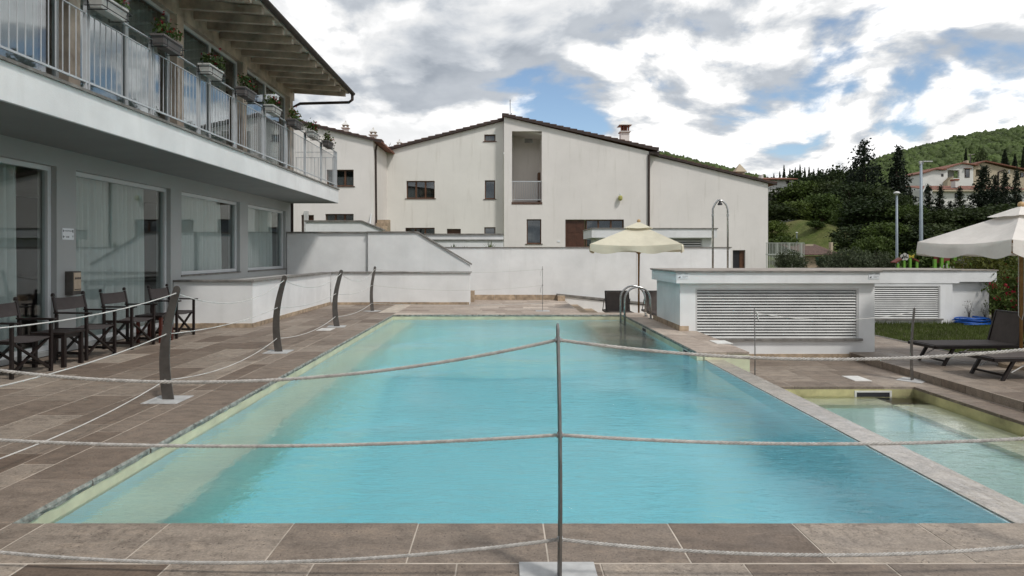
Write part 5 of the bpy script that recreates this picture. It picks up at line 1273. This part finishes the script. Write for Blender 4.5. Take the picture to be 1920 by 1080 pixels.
MB().facade([(x(1762)+.02, z(440)), (x(1825), z(440)), (x(1825), z(310)), (x(1801), z(307)), (x(1775), z(316)), (x(1762)+.02, z(320))], [(x(1777), x(1799), z(334), z(319))], d+.02, .4).build('front_wall', 'wall_far_white', w1)
MB().box(x(1777)-.3, x(1799)+.3, d+1.8, d+2, z(336), z(316)).build('porch_wall', 'wall_far_white', w1)
MB().prism([(x(1768), z(318)), (x(1801), z(307)), (x(1832), z(311)), (x(1832), z(309.5)), (x(1801), z(305)), (x(1768), z(316.5))], d-.5, d+10, 'y').build('roof', 'roof_tile', w1)
far_window(w1, x(1784), x(1791), z(334), z(320), d+1.78); far_window(w1, x(1809), x(1818), z(333), z(317), d); far_window(w1, x(1765), x(1769), z(331), z(326), d)
MB().box(x(1807), x(1820), d-.4, d, z(316.5), z(315.5)).build('canopy', 'roof_tile', w1)
for k in range(8): MB().box(x(1768+k*1.3), x(1769.5+k*1.3), d-1.2, d-.02, z(440), z(341-k*1.2)).build('stair_step', 'wall_far_beige', w1)
w2 = thing('beige_hill_house', 'beige hillside house with arched recess and brown roof at the right edge', 'house', (x(1880), d+4, z(385)))
MB().facade([(x(1825)+.03, z(440)), (x(1925), z(440)), (x(1925), z(322)), (x(1893), z(316)), (x(1846), z(304)), (x(1825)+.03, z(311))], [(x(1832), x(1852), z(330), z(317))], d+.3, .4).build('front_wall', 'wall_far_beige', w2)
MB().box(x(1832)-.3, x(1852)+.3, d+2, d+2.2, z(332), z(315)).build('recess_wall', 'wall_far_beige', w2)
MB().prism([(x(1822), z(311)), (x(1846), z(303)), (x(1928), z(320)), (x(1928), z(318)), (x(1846), z(301)), (x(1822), z(309))], d-.3, d+10, 'y').build('roof', 'roof_tile', w2)
MB().tube([(x(1886), d+.2, z(318)), (x(1874), d+.2, z(322)), (x(1873), d+.2, z(350))], .12, 6).build('downpipe', 'brown_fascia', w2)
far_window(w2, x(1893), x(1896), z(325), z(318), d+.3, 'wall_far_white'); far_window(w2, x(1915), x(1922), z(332), z(323), d+.3)
MB().box(x(1836), x(1840), d+3, d+4, z(304), z(296)).build('chimney', 'wall_far_beige', w2); MB().tube([(x(1843), d+3, z(303)), (x(1843), d+3, z(284))], .08, 5).tube([(x(1838), d+3, z(286)), (x(1851), d+3, z(284))], .06, 5).build('aerial', 'post_steel', w2)
d = 98; w3_ = thing('red_roofed_hill_house', 'long low hillside house with red-brown tiled roof and white walls', 'house', (x(1820), d+4, z(440)))
MB().box(x(1726), x(1925), d, d+8, z(440), z(357)).build('wall', 'wall_far_white', w3_)
for k in range(34):
    xa = x(1729)+(x(1925)-x(1729))*k/34; xb = x(1729)+(x(1925)-x(1729))*(k+1)/34-.02
    MB().prism([(d-.6, z(356.5)), (d+5, z(343)), (d+5, z(343)+.1), (d-.6, z(356.5)+.1)], xa, xb, 'x').build('roof_strip', 'roof_tile', w3_)
MB().box(x(1727), x(1925), d-.65, d-.5, z(359.5), z(356.8)).build('eave_board', 'wall_far_beige', w3_)
MB().prism([(x(1723), z(360)), (x(1731), z(345)), (x(1741), z(420)), (x(1741), z(358)), (x(1731), z(348)), (x(1724), z(362))], d-.9, d-.66, 'y').build('gable_board', 'wall_far_white', w3_)
MB().box(x(1800), x(1806), d+1, d+2, z(350), z(337)).build('chimney', 'wall_far_white', w3_); MB().box(x(1799), x(1807), d+.9, d+2.1, z(337), z(334)).build('chimney_cap', 'brick_red', w3_)
far_window(w3_, x(1790), x(1797), z(372), z(363), d)
d = 88; w5 = thing('distant_roof_house', 'distant white house with low red roof behind the end of the low house', 'house', (x(1460), d+3, z(352)))
MB().box(x(1418), x(1488), d, d+6, z(420), z(337)).build('wall', 'wall_far_white', w5)
MB().prism([(d-.8, z(337.5)), (d+3.5, z(329)), (d+7, z(336)), (d+7, z(335)), (d+3.5, z(327.5)), (d-.8, z(336))], x(1412), x(1491), 'x').build('roof', 'roof_tile', w5)
far_window(w5, x(1474), x(1480), z(345), z(339), d); MB().box(x(1433), x(1437), d+1, d+2, z(334), z(326)).build('chimney', 'wall_far_white', w5)
d = 44; sd_ = thing('stone_shed', 'small stone shed with dark red tiled roof and green shutter behind the olives', 'shed', (x(1540), d+2, -.4))
MB().box(x(1506), x(1572), d, d+4, -.6, z(480)).build('wall', 'stone_block', sd_)
for k in range(13):
    xa = x(1504)+(x(1574)-x(1504))*k/13; MB().prism([(d-.4, z(478.5)), (d+3.5, z(458)), (d+3.5, z(458)+.06), (d-.4, z(478.5)+.06)], xa, xa+(x(1574)-x(1504))/13-.012, 'x').build('roof_strip', 'roof_brown', sd_)
MB().box(x(1507), x(1521), d-.3, d-.2, z(461), z(458)).build('flashing', 'wall_far_beige', sd_); MB().box(x(1565), x(1569), d+.5, d+.8, z(476), z(454)).build('chimney', 'wall_far_beige', sd_)
MB().box(x(1530), x(1552), d-.05, d-.002, z(494), z(482)).build('shutter', 'green_panel', sd_)
# white railing fence
d = 31; fn = thing('white_fence', 'tall white bar fence at the corner of the low house', 'fence', (x(1475), d, -.45))
MB().box(x(1436), x(1508), d-.02, d+.02, z(477)-.03, z(477)+.03).build('mid_rail', 'fence_white', fn); MB().box(x(1436), x(1508), d-.02, d+.02, z(455)-.03, z(455)).build('top_rail', 'fence_white', fn)
for k in range(26):
    xa = x(1437)+k*.073; hv = .028 if k % 8 == 7 else .011
    MB().box(xa-hv, xa+hv, d-.025 if hv > .02 else d-.012, d+.025 if hv > .02 else d+.012, -.5, z(455)-.031).build('bar', 'fence_white', fn)
# street lamps
d = 34; l1 = thing('street_lamp', 'slim grey street lamp with round white cap, the shorter one', 'street lamp', (x(1681.5), d, -.4), 'street lamps')
MB().tube([(x(1681.5), d, -.5), (x(1681.5), d, 1), (x(1681.5), d, z(365))], [.08, .07, .05], 10).build('pole', 'lamp_pole', l1, smooth=True)
MB().lathe([(.05, -.1), (.10, -.02), (.16, .0), (.155, .05), (.09, .1), (.01, .12)], 14, (x(1681.5), d, z(363))).build('lamp_head', 'lamp_cap', l1, smooth=True)
l2 = thing('street_lamp', 'tall grey street lamp with flat arm head, the taller one', 'street lamp', (x(1727), d, -.4), 'street lamps')
MB().tube([(x(1727), d, -.5), (x(1727), d, 1.5), (x(1727), d, z(305))], [.11, .095, .06], 10).build('pole', 'lamp_pole', l2, smooth=True)
MB().box(x(1724), x(1731), d-.05, d+.05, z(308), z(302)).box(x(1729), x(1746), d-.12, d+.12, z(304), z(302)).build('lamp_head', 'steel_plate', l2)
for px, yt, dd in ((1494, 437, 58), (1530, 436, 60)):
    t = thing('garden_lamp', 'tiny white-topped garden lamp below the grass terrace, %s one' % ('left' if px < 1500 else 'right'), 'street lamp', (gx(px, dd), dd, float(ground_h(gx(px, dd), dd))))
    zb = float(ground_h(gx(px, dd), dd)); MB().tube([(gx(px, dd), dd, zb), (gx(px, dd), dd, gz(yt, dd))], .04, 6).build('pole', 'lamp_pole', t); MB().lathe([(.09, 0), (.13, .04), (.02, .1)], 8, (gx(px, dd), dd, gz(yt, dd))).build('lamp_head', 'lamp_cap', t)
# playground behind the kiosk roof
d = 28; pf = thing('flower_play_panel', 'green playground posts with grey flower and yellow butterfly boards', 'playground', (x(1702), d, -.4))
for px, yt in ((1683.5, 494), (1695, 487), (1706.5, 480), (1719, 490)): MB().box(x(px)-.045, x(px)+.045, d-.04, d+.04, -.5, z(yt)).build('post', 'play_green', pf)
fl = MB()
for k in range(5): fl.tube([(x(1695)+.115*math.cos(k*1.257+.3), d-.06, z(481.5)+.085*math.sin(k*1.257+.3)), (x(1695)+.115*math.cos(k*1.257+.3), d-.045, z(481.5)+.085*math.sin(k*1.257+.3))], .085, 12)
fl.build('flower_board', 'play_grey', pf); MB().tube([(x(1695), d-.075, z(481.5)), (x(1695), d-.061, z(481.5))], .04, 10).build('flower_heart', 'post_steel', pf)
MB().prism([(x(1702), z(477)), (x(1707), z(480)), (x(1713), z(477)), (x(1712), z(481)), (x(1711), z(484)), (x(1707), z(482)), (x(1703), z(484))], d-.07, d-.045, 'y').build('butterfly_board', 'play_yellow', pf)
MB().prism([(x(1676.5), z(492)), (x(1691), z(483)), (x(1692), z(485)), (x(1679), z(493.5))], d-.06, d+.3, 'y').build('slanted_board', 'play_red', pf); MB().prism([(x(1712), z(484)), (x(1721), z(488)), (x(1722), z(492)), (x(1711.5), z(486))], d-.06, d+.3, 'y').build('slanted_board', 'play_red', pf)
ph = thing('playhouse', 'green-posted playhouse with grey slatted roof and dark red panel', 'playground', (x(1795), d, -.4))
for px, yt in ((1752.5, 486), (1765.5, 470), (1776.5, 489), (1790, 474), (1808.5, 490), (1818, 482), (1833, 472)): MB().box(x(px)-.055, x(px)+.055, d-.05, d+.05, -.5, z(yt)).build('post', 'play_green', ph)
MB().prism([(x(1752), z(478)), (x(1788), z(476)), (x(1780), z(493)), (x(1755), z(493))], d+.06, d+.1, 'y').build('red_panel', 'play_red', ph)
for k in range(7):
    f0, f1 = k/7, (k+.9)/7; A, Bq = Vector((x(1787), 0, z(494))), Vector((x(1808), 0, z(474))); p0, p1 = A.lerp(Bq, f0), A.lerp(Bq, f1); wv = x(1806)-x(1788)
    MB().add([(p0.x, d-.35, p0.z), (p0.x+wv, d-.35, p0.z), (p1.x+wv, d-.05, p1.z), (p1.x, d-.05, p1.z), (p0.x, d-.32, p0.z-.03), (p0.x+wv, d-.32, p0.z-.03), (p1.x+wv, d-.02, p1.z-.03), (p1.x, d-.02, p1.z-.03)], [(0, 1, 2, 3), (7, 6, 5, 4), (0, 4, 5, 1), (1, 5, 6, 2), (2, 6, 7, 3), (3, 7, 4, 0)]).build('roof_slat', 'play_roof', ph)
MB().box(x(1791), x(1806), d-.1, d, -.5, z(494)).build('house_wall', 'pole_wood', ph)
for k in range(12): MB().box(x(1754+k*6.2), x(1755.2+k*6.2), d-.3, d-.27, -.5, z(500-3*(k % 3))).build('picket', 'play_grey', ph)

for o in list(bpy.data.objects):
    if '_o' in o: del o['_o']
